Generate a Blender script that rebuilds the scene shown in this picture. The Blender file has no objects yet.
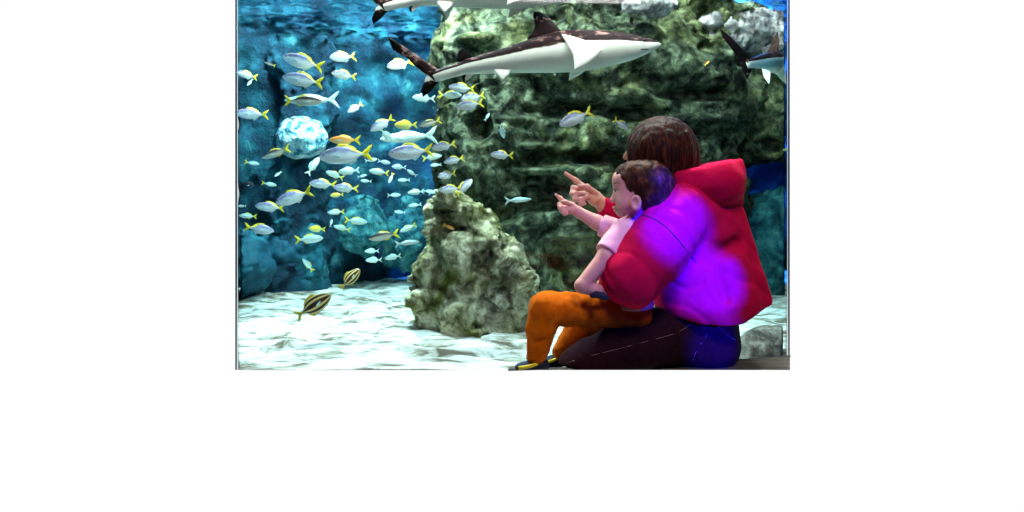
import bpy, math, random
import numpy as np
from mathutils import Matrix, Vector

random.seed(4)
S = bpy.context.scene
COL = S.collection
R = math.radians
CAMZ = 1.0
F = 600.0

def P(px, py, Y):                       # a point of the place at depth Y metres
    return np.array([(px - 512.5) / F * Y, Y, CAMZ + (185.0 - py) / F * Y])

# ------------------------------------------------------------------ camera, world, lights, exposure
cd = bpy.data.cameras.new('camera')
cam = bpy.data.objects.new('camera', cd)
COL.objects.link(cam)
cam.location = (0, 0, CAMZ)
cam.rotation_euler = (R(90), 0, 0)
cd.sensor_width = 36
cd.lens = 36 * F / 1024
cd.shift_x = -0.5 / 1024
cd.shift_y = -71 / 1024
cd.clip_start = 0.05
S.camera = cam

w = bpy.data.worlds.new('world')
S.world = w
w.use_nodes = True
w.node_tree.nodes['Background'].inputs['Color'].default_value = (1, 1, 1, 1)
w.node_tree.nodes['Background'].inputs['Strength'].default_value = 1.03

vs = S.view_settings
vs.view_transform = 'Standard'
vs.look = 'None'
vs.gamma = 1
vs.exposure = 0
vs.use_curve_mapping = False
S.cycles.use_denoising = True
S.cycles.transparent_max_bounces = 24
S.cycles.max_bounces = 8
S.cycles.volume_bounces = 0


def light(kind, name, loc, target, energy, color, **kw):
    ld = bpy.data.lights.new(name, kind)
    ld.energy = energy
    ld.color = color
    for k, v in kw.items():
        setattr(ld, k, v)
    o = bpy.data.objects.new(name, ld)
    COL.objects.link(o)
    o.location = loc
    o.rotation_euler = (Vector(target) - Vector(loc)).to_track_quat('-Z', 'Y').to_euler()
    return o


light('AREA', 'tank_lamp_sand', (-0.9, 3.45, 2.75), (-0.85, 3.3, 0.2), 520, (1.0, 1.0, 0.98), shape='RECTANGLE', size=0.5, size_y=0.3)
light('AREA', 'tank_lamp_rock', (0.3, 2.75, 2.95), (0.45, 3.7, 0.9), 200, (1.0, 0.97, 0.9), shape='RECTANGLE', size=0.4, size_y=0.15)
light('AREA', 'tank_lamp_right', (1.25, 2.9, 2.9), (1.45, 4.1, 1.0), 190, (1.0, 1.0, 0.95), shape='RECTANGLE', size=0.4, size_y=0.15)
light('SPOT', 'tank_spot_column', (-1.3, 3.55, 2.75), P(306, 92, 4.3), 420, (0.85, 0.98, 1.0), spot_size=R(22), spot_blend=0.9, shadow_soft_size=0.06)
light('SPOT', 'tank_fill_back', (-0.7, 3.7, 2.8), P(395, 60, 4.9), 520, (0.86, 0.97, 1.0), spot_size=R(46), spot_blend=0.9, shadow_soft_size=0.08)  # added spot without a visible source, lifts the upper back wall
light('AREA', 'tank_fill_blue', (1.8, 5.02, 2.9), (1.95, 5.2, 1.0), 800, (0.03, 0.22, 1.0), shape='RECTANGLE', size=0.3, size_y=0.2)  # added blue light, brightens the water seen behind the rock
light('AREA', 'tank_fill_front', (0.1, 2.56, 1.98), (0.15, 2.95, 1.2), 17, (1.0, 1.0, 0.96), shape='RECTANGLE', size=1.4, size_y=0.06)  # added fill just inside the glass, whitens the shark's belly
light('AREA', 'gallery_fill', (0.5, 0.55, 2.58), (0.6, 2.0, 0.7), 52, (1.0, 0.86, 0.9), shape='RECTANGLE', size=1.0, size_y=0.6)  # added overhead fill, base light for the two people
BLUE = (0.008, 0.0, 1.0)
SPOTS = [((0.45, -0.6, 1.8), P(680, 226, 1.8), 5600, 5.4, 0.35), ((0.75, -0.6, 1.7), P(712, 282, 1.85), 5600, 4.7, 0.35),
         ((0.9, -0.6, 1.3), P(714, 346, 1.9), 2600, 4.2, 0.6), ((0.9, -0.3, 2.1), P(667, 177, 1.86), 5000, 2.0, 0.8),
         ((1.0, -0.6, 1.9), P(650, 240, 1.85), 150, 15.0, 0.9)]
for a, b, e, ang, bl in SPOTS:
    light('SPOT', 'gallery_blue_spot', a, b, e, BLUE, spot_size=R(ang), spot_blend=bl, shadow_soft_size=0.03)


# ------------------------------------------------------------------ colour and material helpers
def lin(c):
    out = []
    for v in c:
        v = v / 255.0
        out.append(v / 12.92 if v <= 0.04045 else ((v + 0.055) / 1.055) ** 2.4)
    return tuple(out) + (1.0,)


def new_mat(name):
    m = bpy.data.materials.new(name)
    m.use_nodes = True
    nt = m.node_tree
    b = nt.nodes['Principled BSDF']
    return m, nt, b


def ramp(nt, stops, fac):
    n = nt.nodes.new('ShaderNodeValToRGB')
    e = n.color_ramp.elements
    while len(e) < len(stops):
        e.new(0.5)
    for k, (p, c) in enumerate(stops):
        e[k].position = p
        e[k].color = lin(c)
    nt.links.new(fac, n.inputs['Fac'])
    return n


def noise(nt, scale, detail=5, rough=0.6, vec=None, dist=0.0):
    n = nt.nodes.new('ShaderNodeTexNoise')
    n.inputs['Scale'].default_value = scale
    n.inputs['Detail'].default_value = detail
    n.inputs['Roughness'].default_value = rough
    n.inputs['Distortion'].default_value = dist
    if vec is not None:
        nt.links.new(vec, n.inputs['Vector'])
    return n


def coords(nt, scale=(1, 1, 1)):
    t = nt.nodes.new('ShaderNodeTexCoord')
    mp = nt.nodes.new('ShaderNodeMapping')
    mp.inputs['Scale'].default_value = scale
    nt.links.new(t.outputs['Object'], mp.inputs['Vector'])
    return mp.outputs['Vector']


def bump(nt, b, height, strength=0.5, distance=0.02):
    n = nt.nodes.new('ShaderNodeBump')
    n.inputs['Strength'].default_value = strength
    n.inputs['Distance'].default_value = distance
    nt.links.new(height, n.inputs['Height'])
    nt.links.new(n.outputs['Normal'], b.inputs['Normal'])


def mat_plain(name, c, rough=0.6, metal=0.0, spec=0.5, sss=0.0):
    m, nt, b = new_mat(name)
    b.inputs['Base Color'].default_value = lin(c)
    b.inputs['Roughness'].default_value = rough
    b.inputs['Metallic'].default_value = metal
    b.inputs['Specular IOR Level'].default_value = spec
    if sss:
        b.inputs['Subsurface Weight'].default_value = sss
        b.inputs['Subsurface Radius'].default_value = (0.02, 0.008, 0.005)
        b.inputs['Subsurface Scale'].default_value = 0.5
    return m


def mat_noise(name, stops, scale, rough=0.8, bscale=None, bstr=0.5, bdist=0.01, stretch=(1, 1, 1), detail=6, nrough=0.65, spec=0.3, dist=0.0):
    m, nt, b = new_mat(name)
    v = coords(nt, stretch)
    n = noise(nt, scale, detail, nrough, v, dist)
    r = ramp(nt, stops, n.outputs['Fac'])
    nt.links.new(r.outputs['Color'], b.inputs['Base Color'])
    b.inputs['Roughness'].default_value = rough
    b.inputs['Specular IOR Level'].default_value = spec
    if bscale:
        nb = noise(nt, bscale, 6, 0.7, v)
        bump(nt, b, nb.outputs['Fac'], bstr, bdist)
    return m


def mat_shade(name, stops, rough=0.45, nscale=30, namp=0.12, stretch=(1, 1, 1), metal=0.0, spec=0.5):
    """colour follows the vertex value 'shade' (the animal's own pattern), broken up by noise"""
    m, nt, b = new_mat(name)
    a = nt.nodes.new('ShaderNodeAttribute')
    a.attribute_name = 'shade'
    n = noise(nt, nscale, 4, 0.6, coords(nt, stretch))
    ma = nt.nodes.new('ShaderNodeMath')
    ma.operation = 'MULTIPLY_ADD'
    nt.links.new(n.outputs['Fac'], ma.inputs[0])
    ma.inputs[1].default_value = namp * 2
    ma.inputs[2].default_value = -namp
    ad = nt.nodes.new('ShaderNodeMath')
    ad.operation = 'ADD'
    nt.links.new(ma.outputs[0], ad.inputs[0])
    nt.links.new(a.outputs['Fac'], ad.inputs[1])
    r = ramp(nt, stops, ad.outputs[0])
    nt.links.new(r.outputs['Color'], b.inputs['Base Color'])
    b.inputs['Roughness'].default_value = rough
    b.inputs['Metallic'].default_value = metal
    b.inputs['Specular IOR Level'].default_value = spec
    return m


# ------------------------------------------------------------------ mesh helpers
def link(name, me, mat=None, parent=None):
    o = bpy.data.objects.new(name, me)
    COL.objects.link(o)
    if mat is not None:
        me.materials.append(mat)
    if parent is not None:
        o.parent = parent
    return o


def mesh(name, V, Fc, smooth=True, shade=None):
    me = bpy.data.meshes.new(name)
    me.from_pydata([tuple(map(float, v)) for v in V], [], [tuple(int(i) for i in f) for f in Fc])
    me.update()
    if smooth:
        me.polygons.foreach_set('use_smooth', [True] * len(me.polygons))
    if shade is not None:
        at = me.attributes.new('shade', 'FLOAT', 'POINT')
        at.data.foreach_set('value', np.asarray(shade, dtype=np.float32))
    return me


def tag(o, label=None, cat=None, group=None, kind=None):
    if label: o['label'] = label
    if cat: o['category'] = cat
    if group: o['group'] = group
    if kind: o['kind'] = kind
    return o


def empty(name, loc):
    o = bpy.data.objects.new(name, None)
    o.empty_display_size = 0.05
    COL.objects.link(o)
    o.location = loc
    return o


# --- signed distance modelling -----------------------------------------------------------------
def smin(a, b, k):
    h = np.clip(0.5 + 0.5 * (b - a) / k, 0, 1)
    return b * (1 - h) + a * h - k * h * (1 - h)


def smax(a, b, k):
    return -smin(-a, -b, k)


def cone(p, a, b, ra, rb):
    a = np.asarray(a, float); b = np.asarray(b, float)
    ba = b - a
    t = np.clip(((p - a) @ ba) / (ba @ ba), 0, 1)
    d = np.linalg.norm(p - a - t[:, None] * ba, axis=1)
    return d - (ra + (rb - ra) * t)


def chain(p, pts, rs, k=0.01):
    d = None
    for i in range(len(pts) - 1):
        c = cone(p, pts[i], pts[i + 1], rs[i], rs[i + 1])
        d = c if d is None else smin(d, c, k)
    return d


def ell(p, c, r, rot=None):
    q = p - np.asarray(c, float)
    if rot is not None:
        q = q @ np.array(rot)           # rot: matrix whose columns are the local axes
    r = np.asarray(r, float)
    k0 = np.linalg.norm(q / r, axis=1)
    k1 = np.linalg.norm(q / (r * r), axis=1) + 1e-9
    return k0 * (k0 - 1) / k1


def box(p, c, h, rad):
    q = np.abs(p - np.asarray(c, float)) - (np.asarray(h, float) - rad)
    return np.linalg.norm(np.maximum(q, 0), axis=1) + np.minimum(q.max(axis=1), 0) - rad


def rotm(ax, deg):
    return np.array(Matrix.Rotation(R(deg), 3, ax))


def pn(p, seed=0):                       # gradient noise, about -1..1
    i = np.floor(p).astype(np.int64)
    f = p - i
    u = f * f * f * (f * (f * 6 - 15) + 10)
    out = 0
    for dx in (0, 1):
        for dy in (0, 1):
            for dz in (0, 1):
                h = (i[:, 0] + dx) * 374761393 + (i[:, 1] + dy) * 668265263 + (i[:, 2] + dz) * 2147483647 + seed * 974634777
                h = (h ^ (h >> 13)) * 1274126177
                h = (h ^ (h >> 16)) & 0xffffff
                a = h * (2 * np.pi / 0xffffff)
                z = ((h * 7919) & 0xffff) / 32767.5 - 1
                s = np.sqrt(np.maximum(0, 1 - z * z))
                g = s * np.cos(a) * (f[:, 0] - dx) + s * np.sin(a) * (f[:, 1] - dy) + z * (f[:, 2] - dz)
                wx = u[:, 0] if dx else 1 - u[:, 0]
                wy = u[:, 1] if dy else 1 - u[:, 1]
                wz = u[:, 2] if dz else 1 - u[:, 2]
                out = out + g * wx * wy * wz
    return out * 1.5


def sdf_verts(f, lo, hi, h, bs=8, margin=1.35):
    """surface nets over a sparse grid; returns verts, quads"""
    lo = np.asarray(lo, float); hi = np.asarray(hi, float)
    nb = np.ceil((hi - lo) / (h * bs)).astype(int)
    n = nb * bs + 1
    bi = np.stack(np.meshgrid(*[np.arange(k) for k in nb], indexing='ij'), -1).reshape(-1, 3)
    cen = lo + (bi * bs + bs / 2) * h
    dc = np.concatenate([f(c) for c in np.array_split(cen, max(1, len(cen) // 200000))])
    G = np.ones(n, np.float32)
    rad = bs * h * 0.87 * margin
    # blocks wholly inside
    for b in bi[dc < -rad]:
        G[b[0]*bs:(b[0]+1)*bs+1, b[1]*bs:(b[1]+1)*bs+1, b[2]*bs:(b[2]+1)*bs+1] = -1
    act = bi[np.abs(dc) <= rad]
    loc = np.stack(np.meshgrid(*[np.arange(bs + 1)] * 3, indexing='ij'), -1).reshape(-1, 3)
    for ch in np.array_split(act, max(1, len(act) // 400)):
        idx = (ch[:, None, :] * bs + loc[None]).reshape(-1, 3)
        G[idx[:, 0], idx[:, 1], idx[:, 2]] = f(lo + idx * h)
    # close at the border
    G[0] = np.maximum(G[0], 1e-4); G[-1] = np.maximum(G[-1], 1e-4)
    G[:, 0] = np.maximum(G[:, 0], 1e-4); G[:, -1] = np.maximum(G[:, -1], 1e-4)
    G[:, :, 0] = np.maximum(G[:, :, 0], 1e-4); G[:, :, -1] = np.maximum(G[:, :, -1], 1e-4)
    ins = G < 0
    c = [ins[a:n[0]-1+a, b:n[1]-1+b, d:n[2]-1+d] for a in (0, 1) for b in (0, 1) for d in (0, 1)]
    sm = sum(x.astype(np.int8) for x in c)
    cells = np.argwhere((sm > 0) & (sm < 8))
    vid = -np.ones(n - 1, np.int64)
    vid[cells[:, 0], cells[:, 1], cells[:, 2]] = np.arange(len(cells))
    acc = np.zeros((len(cells), 3)); cnt = np.zeros(len(cells))
    for ax in range(3):
        o = [k for k in range(3) if k != ax]
        for a in (0, 1):
            for b in (0, 1):
                s = np.zeros(3, int); s[o[0]] = a; s[o[1]] = b
                e = s.copy(); e[ax] = 1
                i0 = cells + s; i1 = cells + e
                g0 = G[i0[:, 0], i0[:, 1], i0[:, 2]]; g1 = G[i1[:, 0], i1[:, 1], i1[:, 2]]
                m = (g0 < 0) != (g1 < 0)
                t = np.where(m, g0 / np.where(m, g0 - g1, 1), 0)
                acc += np.where(m[:, None], s + t[:, None] * (e - s), 0)
                cnt += m
    V = lo + (cells + acc / np.maximum(cnt, 1)[:, None]) * h
    Q = []
    for ax in range(3):
        o = [k for k in range(3) if k != ax]
        sl0 = [slice(1, n[k] - 1) for k in range(3)]; sl1 = list(sl0)
        sl0[ax] = slice(0, n[ax] - 1); sl1[ax] = slice(1, n[ax])
        A = ins[tuple(sl0)]; B = ins[tuple(sl1)]
        for flip, M in ((False, A & ~B), (True, ~A & B)):
            e = np.argwhere(M)
            for k in o: e[:, k] += 1
            v = []
            for a, b in ((0, 0), (1, 0), (1, 1), (0, 1)):
                q = e.copy(); q[:, o[0]] -= 1 - a; q[:, o[1]] -= 1 - b
                v.append(vid[q[:, 0], q[:, 1], q[:, 2]])
            v = np.stack(v, 1)
            if (ax == 1) != flip: v = v[:, ::-1]
            Q.append(v)
    Q = np.concatenate(Q)
    return V, Q


def sdf_obj(name, f, lo, hi, h, mat, parent=None, relax=1, **kw):
    V, Q = sdf_verts(f, lo, hi, h, **kw)
    for _ in range(relax):
        acc = np.zeros_like(V); cnt = np.zeros(len(V))
        for k in range(4):
            np.add.at(acc, Q[:, k], V[Q[:, (k + 1) % 4]] + V[Q[:, (k + 3) % 4]])
            np.add.at(cnt, Q[:, k], 2)
        V = V * 0.5 + 0.5 * acc / np.maximum(cnt, 1)[:, None]
    me = bpy.data.meshes.new(name)
    me.vertices.add(len(V)); me.vertices.foreach_set('co', V.astype(np.float32).ravel())
    me.loops.add(len(Q) * 4); me.loops.foreach_set('vertex_index', Q.astype(np.int32).ravel())
    me.polygons.add(len(Q)); me.polygons.foreach_set('loop_start', np.arange(0, len(Q) * 4, 4, dtype=np.int32))
    me.update(calc_edges=True); me.validate()
    me.polygons.foreach_set('use_smooth', [True] * len(me.polygons))
    return link(name, me, mat, parent)


def hit(f, px, py, y0=1.5, y1=2.6):      # where a sight line meets a surface (returns a point and the outward normal)
    d = np.array([(px - 512.5) / F, 1.0, (185.0 - py) / F])
    ys = np.linspace(y0, y1, 700)
    pts = np.array([0, 0, CAMZ]) + ys[:, None] * d
    v = f(pts)
    k = np.argmax(v < 0)
    if not (v < 0).any(): k = int(np.argmin(v))
    p = pts[k]
    e = 0.003
    g = np.array([f((p + e * np.eye(3)[i])[None])[0] - f((p - e * np.eye(3)[i])[None])[0] for i in range(3)])
    return p, g / (np.linalg.norm(g) + 1e-9)


def tube_mesh(name, pts, rs, n=8):
    pts = [np.asarray(p, float) for p in pts]
    if not hasattr(rs, '__len__'): rs = [rs] * len(pts)
    V, Fc = [], []
    for i, p in enumerate(pts):
        t = pts[min(i + 1, len(pts) - 1)] - pts[max(i - 1, 0)]
        t = t / (np.linalg.norm(t) + 1e-9)
        a = np.cross(t, [0.31, 0.2, 0.93]); a /= np.linalg.norm(a); b = np.cross(t, a)
        for k in range(n):
            an = 2 * math.pi * k / n
            V.append(p + rs[i] * (math.cos(an) * a + math.sin(an) * b))
    for i in range(len(pts) - 1):
        for k in range(n):
            Fc.append((i*n+k, i*n+(k+1) % n, (i+1)*n+(k+1) % n, (i+1)*n+k))
    Fc.append(tuple(range(n))[::-1]); Fc.append(tuple(range((len(pts)-1)*n, len(pts)*n)))
    return mesh(name, V, Fc)


def catmull(A, m):
    A = np.asarray(A, float); out = []
    n = len(A)
    for i in range(n - 1):
        p0 = A[max(i-1, 0)]; p1 = A[i]; p2 = A[i+1]; p3 = A[min(i+2, n-1)]
        for t in np.linspace(0, 1, m, endpoint=False):
            out.append(0.5*((2*p1)+(-p0+p2)*t+(2*p0-5*p1+4*p2-p3)*t*t+(-p0+3*p1-3*p2+p3)*t**3))
    out.append(A[-1])
    return np.array(out)


def loft(name, secs, n=20, m=5, shadef=None):
    """secs rows: x, y, z, ry, rz, tangent follows the rows; closed with pointed caps"""
    A = catmull(secs, m)
    A[:, 3:] = np.maximum(A[:, 3:], 1e-4)
    V, Fc, sh = [], [], []
    for i, (x, y, z, ry, rz) in enumerate(A):
        t = A[min(i+1, len(A)-1), :3] - A[max(i-1, 0), :3]
        t /= np.linalg.norm(t) + 1e-9
        side = np.cross([0, 0, 1.0], t); side /= np.linalg.norm(side) + 1e-9
        up = np.cross(t, side)
        for k in range(n):
            a = 2 * math.pi * k / n
            V.append(np.array([x, y, z]) + ry * math.cos(a) * side + rz * math.sin(a) * up)
            if shadef: sh.append(shadef(i / (len(A) - 1), math.sin(a), math.cos(a)))
    L = len(A)
    for i in range(L - 1):
        for k in range(n):
            Fc.append((i*n+k, i*n+(k+1) % n, (i+1)*n+(k+1) % n, (i+1)*n+k))
    Fc.append(tuple(range(n))[::-1]); Fc.append(tuple(range((L-1)*n, L*n)))
    return mesh(name, V, Fc, shade=sh if shadef else None)


def fin_mesh(name, polys, t, shadef=None, tilt=None):
    """lens-section fins: polys = [(outline points (x,z), centre (x,z))]"""
    V, Fc, sh = [], [], []
    rings = [1.0, 0.85, 0.62, 0.36]
    th = [0.12, 0.5, 0.85, 1.0]
    for pts, c in polys:
        pts = np.asarray(pts, float); c = np.asarray(c, float)
        out = []
        L = len(pts)
        for i in range(L):
            for s in np.linspace(0, 1, 4, endpoint=False):
                out.append(pts[i] * (1 - s) + pts[(i + 1) % L] * s)
        out = np.array(out); L = len(out)
        base = len(V)
        for sg in (-1, 1):
            for r, h in zip(rings, th):
                for q in out:
                    p = c + (q - c) * r
                    V.append((p[0], sg * t * h, p[1])); sh.append(shadef(p[0], p[1]) if shadef else 0)
            V.append((c[0], sg * t, c[1])); sh.append(shadef(c[0], c[1]) if shadef else 0)
        nr = len(rings); blk = nr * L + 1
        for s in (0, 1):
            b0 = base + s * blk
            for r in range(nr - 1):
                for i in range(L):
                    q = (b0+r*L+i, b0+r*L+(i+1) % L, b0+(r+1)*L+(i+1) % L, b0+(r+1)*L+i)
                    Fc.append(q if s == 0 else q[::-1])
            for i in range(L):
                q = (b0+(nr-1)*L+i, b0+(nr-1)*L+(i+1) % L, b0+nr*L)
                Fc.append(q if s == 0 else q[::-1])
        for i in range(L):
            Fc.append((base+i, base+blk+i, base+blk+(i+1) % L, base+(i+1) % L))
    V = np.array(V)
    if tilt is not None: V = tilt(V)
    return mesh(name, V, Fc, shade=sh if shadef else None)


def ball_mesh(name, c, r, n=10):
    V, Fc = [], []
    c = np.asarray(c, float); r = np.asarray(r, float) * np.ones(3)
    for i in range(n + 1):
        th = math.pi * i / n
        for k in range(2 * n):
            ph = math.pi * k / n
            V.append(c + r * np.array([math.sin(th) * math.cos(ph), math.sin(th) * math.sin(ph), math.cos(th)]))
    for i in range(n):
        for k in range(2 * n):
            Fc.append((i*2*n+k, (i+1)*2*n+k, (i+1)*2*n+(k+1) % (2*n), i*2*n+(k+1) % (2*n)))
    return mesh(name, V, Fc)


# ================================================================== THE TANK
YF = 2.45                                # the glass
SAND = CAMZ - 185 / F * YF               # sand level at the glass
HW = 277.3 / F * YF                      # half width of the glass
TAPER = 0.992


def wall_x(Y):                           # the side walls fan out behind the glass
    return HW + (Y - YF) * (277.3 / F) * TAPER


YB = 5.5
TOP = 3.0
m_wall = mat_noise('blue_tank_paint', [(0.3, (4, 40, 62)), (0.5, (14, 78, 100)), (0.7, (44, 126, 140))], 4, 0.7, 14, 0.5, 0.03)
m_back = mat_noise('blue_rockwork', [(0.30, (4, 26, 46)), (0.47, (10, 56, 78)), (0.6, (28, 96, 114)), (0.76, (100, 174, 180))], 4.2, 0.75, 18, 0.9, 0.05)


def slab(name, pts, th, nrm, mat):       # an outline with real thickness
    V = [np.asarray(p, float) for p in pts] + [np.asarray(p, float) + np.asarray(nrm, float) * th for p in pts]
    n = len(pts)
    Fc = [tuple(range(n)), tuple(range(2*n-1, n-1, -1))] + [(i, n+i, n+(i+1) % n, (i+1) % n) for i in range(n)]
    return link(name, mesh(name, V, Fc, smooth=False), mat)


for sgn, nm in ((-1, 'wall_left'), (1, 'wall_right')):
    xa, xb = wall_x(YF) - 0.006, wall_x(YB) - 0.006
    o = slab(nm, [(sgn*xa, YF, SAND), (sgn*xb, YB, SAND-0.05), (sgn*xb, YB, TOP), (sgn*xa, YF, TOP)], 0.006, (sgn, 0, 0), m_wall)
    tag(o, ('left' if sgn < 0 else 'right') + ' side wall of the aquarium painted deep blue', 'wall', kind='structure')

# back wall: one thick sheet of blue artificial rockwork, nearer at the left
def back_y(px):
    return float(np.interp(px, [200, 235, 330, 440, 520, 800], [4.32, 4.38, 4.72, 5.0, 5.2, 5.38]))


nx, nz = 150, 90
gx = np.linspace(232, 794, nx); gz = np.linspace(SAND - 0.04, TOP, nz)
pts = []
for a in gx:
    Y = back_y(a)
    for z in gz:
        pts.append(((a - 512.5) / F * Y * 0.985, Y, z))
pts = np.array(pts)
q = pts * [1.0, 1.0, 1.0]
dsp = 0.16 * pn(q * 1.7, 3) + 0.10 * np.abs(pn(q * 3.6, 4)) + 0.05 * pn(q * 8, 5)
pts[:, 1] -= np.clip(dsp, -0.2, 0.24)
lim = HW + (pts[:, 1] - YF) * (277.3 / F) * TAPER - 0.012
pts[:, 0] = np.clip(pts[:, 0], -lim, lim)
bk = pts.copy(); bk[:, 1] = np.maximum(bk[:, 1] + 0.02, 5.46)
V = np.concatenate([pts, bk]); N = nx * nz
Fc = []
for i in range(nx - 1):
    for j in range(nz - 1):
        a = i*nz+j
        Fc.append((a, a+nz, a+nz+1, a+1)); Fc.append((N+a, N+a+1, N+a+nz+1, N+a+nz))
for i in range(nx - 1):
    a = i*nz; Fc.append((a, N+a, N+a+nz, a+nz)); a = i*nz+nz-1; Fc.append((a, a+nz, N+a+nz, N+a))
for j in range(nz - 1):
    a = j; Fc.append((a, a+1, N+a+1, N+a)); a = (nx-1)*nz+j; Fc.append((a, N+a, N+a+1, a+1))
tag(link('wall_back', mesh('wall_back', V, Fc), m_back), 'blue rockwork wall at the back of the aquarium', 'wall', kind='structure')

# sand bed, rippled
m_sand, nt, b = new_mat('white_sand')
v = coords(nt)
n1 = noise(nt, 9, 6, 0.7, coords(nt, (0.55, 1.5, 1)), 0.6)
r1 = ramp(nt, [(0.38, (104, 88, 72)), (0.48, (200, 192, 180)), (0.57, (242, 242, 240))], n1.outputs['Fac'])  # darker stops stand in for shade between the sand ripples
nt.links.new(r1.outputs['Color'], b.inputs['Base Color'])
b.inputs['Roughness'].default_value = 0.9
n2 = noise(nt, 120, 3, 0.6, v)
bump(nt, b, n2.outputs['Fac'], 0.4, 0.006)
nx, ny = 240, 220
V = []
ys = YF + (5.2 - YF) * (np.linspace(0, 1, ny) ** 1.5)
us = np.linspace(-1, 1, nx)
U, YY = np.meshgrid(us, ys, indexing='ij')
X = U * (277.3 / F * YF + (YY - YF) * (277.3 / F) * TAPER - 0.013)
pp = np.stack([X.ravel(), YY.ravel(), np.zeros(X.size)], 1)
edge = np.clip((pp[:, 1] - YF) / 0.25, 0, 1)
rip = 0.024 * pn(pp * [3.2, 9.5, 1], 11) + 0.018 * pn(pp * [7.5, 21, 1], 12) + 0.03 * pn(pp * [1.2, 1.6, 1], 13)
lift = 0.0 * pp[:, 0]
Z = SAND + rip * (0.25 + 0.75 * edge) * np.where(edge < 1e-6, 0, 1) + lift
Z = np.where(edge < 1e-6, SAND, np.maximum(Z, SAND - 0.035 * edge))
V = np.stack([pp[:, 0], pp[:, 1], Z], 1)
N = len(V)
B = V.copy(); B[:, 2] = SAND - 0.055; B[:, 1] += 0.22 * (1 - edge)
V = np.concatenate([V, B])
Fc = []
for i in range(nx - 1):
    for j in range(ny - 1):
        a = i*ny+j
        Fc.append((a, a+ny, a+ny+1, a+1)); Fc.append((N+a, N+a+1, N+a+ny+1, N+a+ny))
for i in range(nx - 1):
    a = i*ny; Fc.append((a, N+a, N+a+ny, a+ny)); a = i*ny+ny-1; Fc.append((a, a+ny, N+a+ny, N+a))
for j in range(ny - 1):
    a = j; Fc.append((a, a+1, N+a+1, N+a)); a = (nx-1)*ny+j; Fc.append((a, N+a, N+a+1, a+1))
tag(link('floor', mesh('floor', V, Fc), m_sand), 'rippled white sand covering the aquarium floor', 'sand', kind='structure')

# the viewing window: thin clear pane
m_pane = bpy.data.materials.new('clear_pane'); m_pane.use_nodes = True
nt = m_pane.node_tree; nt.nodes.clear()
out = nt.nodes.new('ShaderNodeOutputMaterial'); mx = nt.nodes.new('ShaderNodeMixShader')
tr = nt.nodes.new('ShaderNodeBsdfTransparent'); gl = nt.nodes.new('ShaderNodeBsdfGlossy')
tr.inputs['Color'].default_value = (0.78, 0.82, 0.82, 1)
gl.inputs['Roughness'].default_value = 0.03; mx.inputs[0].default_value = 0.012
nt.links.new(tr.outputs[0], mx.inputs[1]); nt.links.new(gl.outputs[0], mx.inputs[2]); nt.links.new(mx.outputs[0], out.inputs['Surface'])
o = slab('window_1', [(-HW, YF, SAND), (HW, YF, SAND), (HW, YF, TOP), (-HW, YF, TOP)], 0.01, (0, 1, 0), m_pane)
tag(o, 'large clear viewing pane of the aquarium', 'window', kind='structure')

# water: absorbing body
WS = 2.2
m_water = bpy.data.materials.new('sea_water'); m_water.use_nodes = True
nt = m_water.node_tree; nt.nodes.clear()
out = nt.nodes.new('ShaderNodeOutputMaterial')
va = nt.nodes.new('ShaderNodeVolumeAbsorption')
va.inputs['Color'].default_value = (0.45, 0.90, 0.94, 1); va.inputs['Density'].default_value = 0.24
tr = nt.nodes.new('ShaderNodeBsdfTransparent')
nt.links.new(tr.outputs[0], out.inputs['Surface']); nt.links.new(va.outputs[0], out.inputs['Volume'])
xa, xb = wall_x(YF) - 0.014, wall_x(5.2) - 0.014
V = [(-xa, YF+0.015, SAND-0.05), (xa, YF+0.015, SAND-0.05), (xb, 5.2, SAND-0.05), (-xb, 5.2, SAND-0.05)]
V += [(x, y, WS - 0.03) for x, y, z in V]
Fc = [(0, 3, 2, 1), (4, 5, 6, 7), (0, 1, 5, 4), (1, 2, 6, 5), (2, 3, 7, 6), (3, 0, 4, 7)]
tag(link('water', mesh('water', V, Fc, smooth=False), m_water), 'clear blue sea water filling the aquarium', 'water', kind='stuff')

# rippling water surface seen from below
m_surf = bpy.data.materials.new('water_surface'); m_surf.use_nodes = True
nt = m_surf.node_tree; nt.nodes.clear()
out = nt.nodes.new('ShaderNodeOutputMaterial'); mx = nt.nodes.new('ShaderNodeMixShader')
tr = nt.nodes.new('ShaderNodeBsdfTransparent'); gl = nt.nodes.new('ShaderNodeBsdfGlossy')
tr.inputs['Color'].default_value = (0.85, 0.97, 1, 1)
gl.inputs['Color'].default_value = (0.62, 0.86, 0.95, 1); gl.inputs['Roughness'].default_value = 0.12
n1 = noise(nt, 7, 3, 0.55, coords(nt, (1, 1, 1)), 1.2)
cr = ramp(nt, [(0.40, (10, 10, 10)), (0.56, (255, 255, 255))], n1.outputs['Fac'])
nt.links.new(cr.outputs['Color'], mx.inputs[0])
nt.links.new(tr.outputs[0], mx.inputs[1]); nt.links.new(gl.outputs[0], mx.inputs[2]); nt.links.new(mx.outputs[0], out.inputs['Surface'])
nx, ny = 130, 130
ys = np.linspace(YF + 0.02, 5.0, ny); us = np.linspace(-1, 1, nx)
U, YY = np.meshgrid(us, ys, indexing='ij')
X = U * (HW + (YY - YF) * (277.3 / F) * TAPER - 0.015)
pp = np.stack([X.ravel(), YY.ravel(), np.zeros(X.size)], 1)
Z = WS + 0.020 * pn(pp * [3, 5, 1], 21) + 0.010 * pn(pp * [9, 13, 1], 22)
V = np.stack([pp[:, 0], pp[:, 1], Z], 1)
Fc = [(i*ny+j, (i+1)*ny+j, (i+1)*ny+j+1, i*ny+j+1) for i in range(nx-1) for j in range(ny-1)]
tag(link('water_surface', mesh('water_surface', V, Fc), m_surf), 'rippling water surface seen from below at the top of the aquarium', 'water', kind='stuff')

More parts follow.
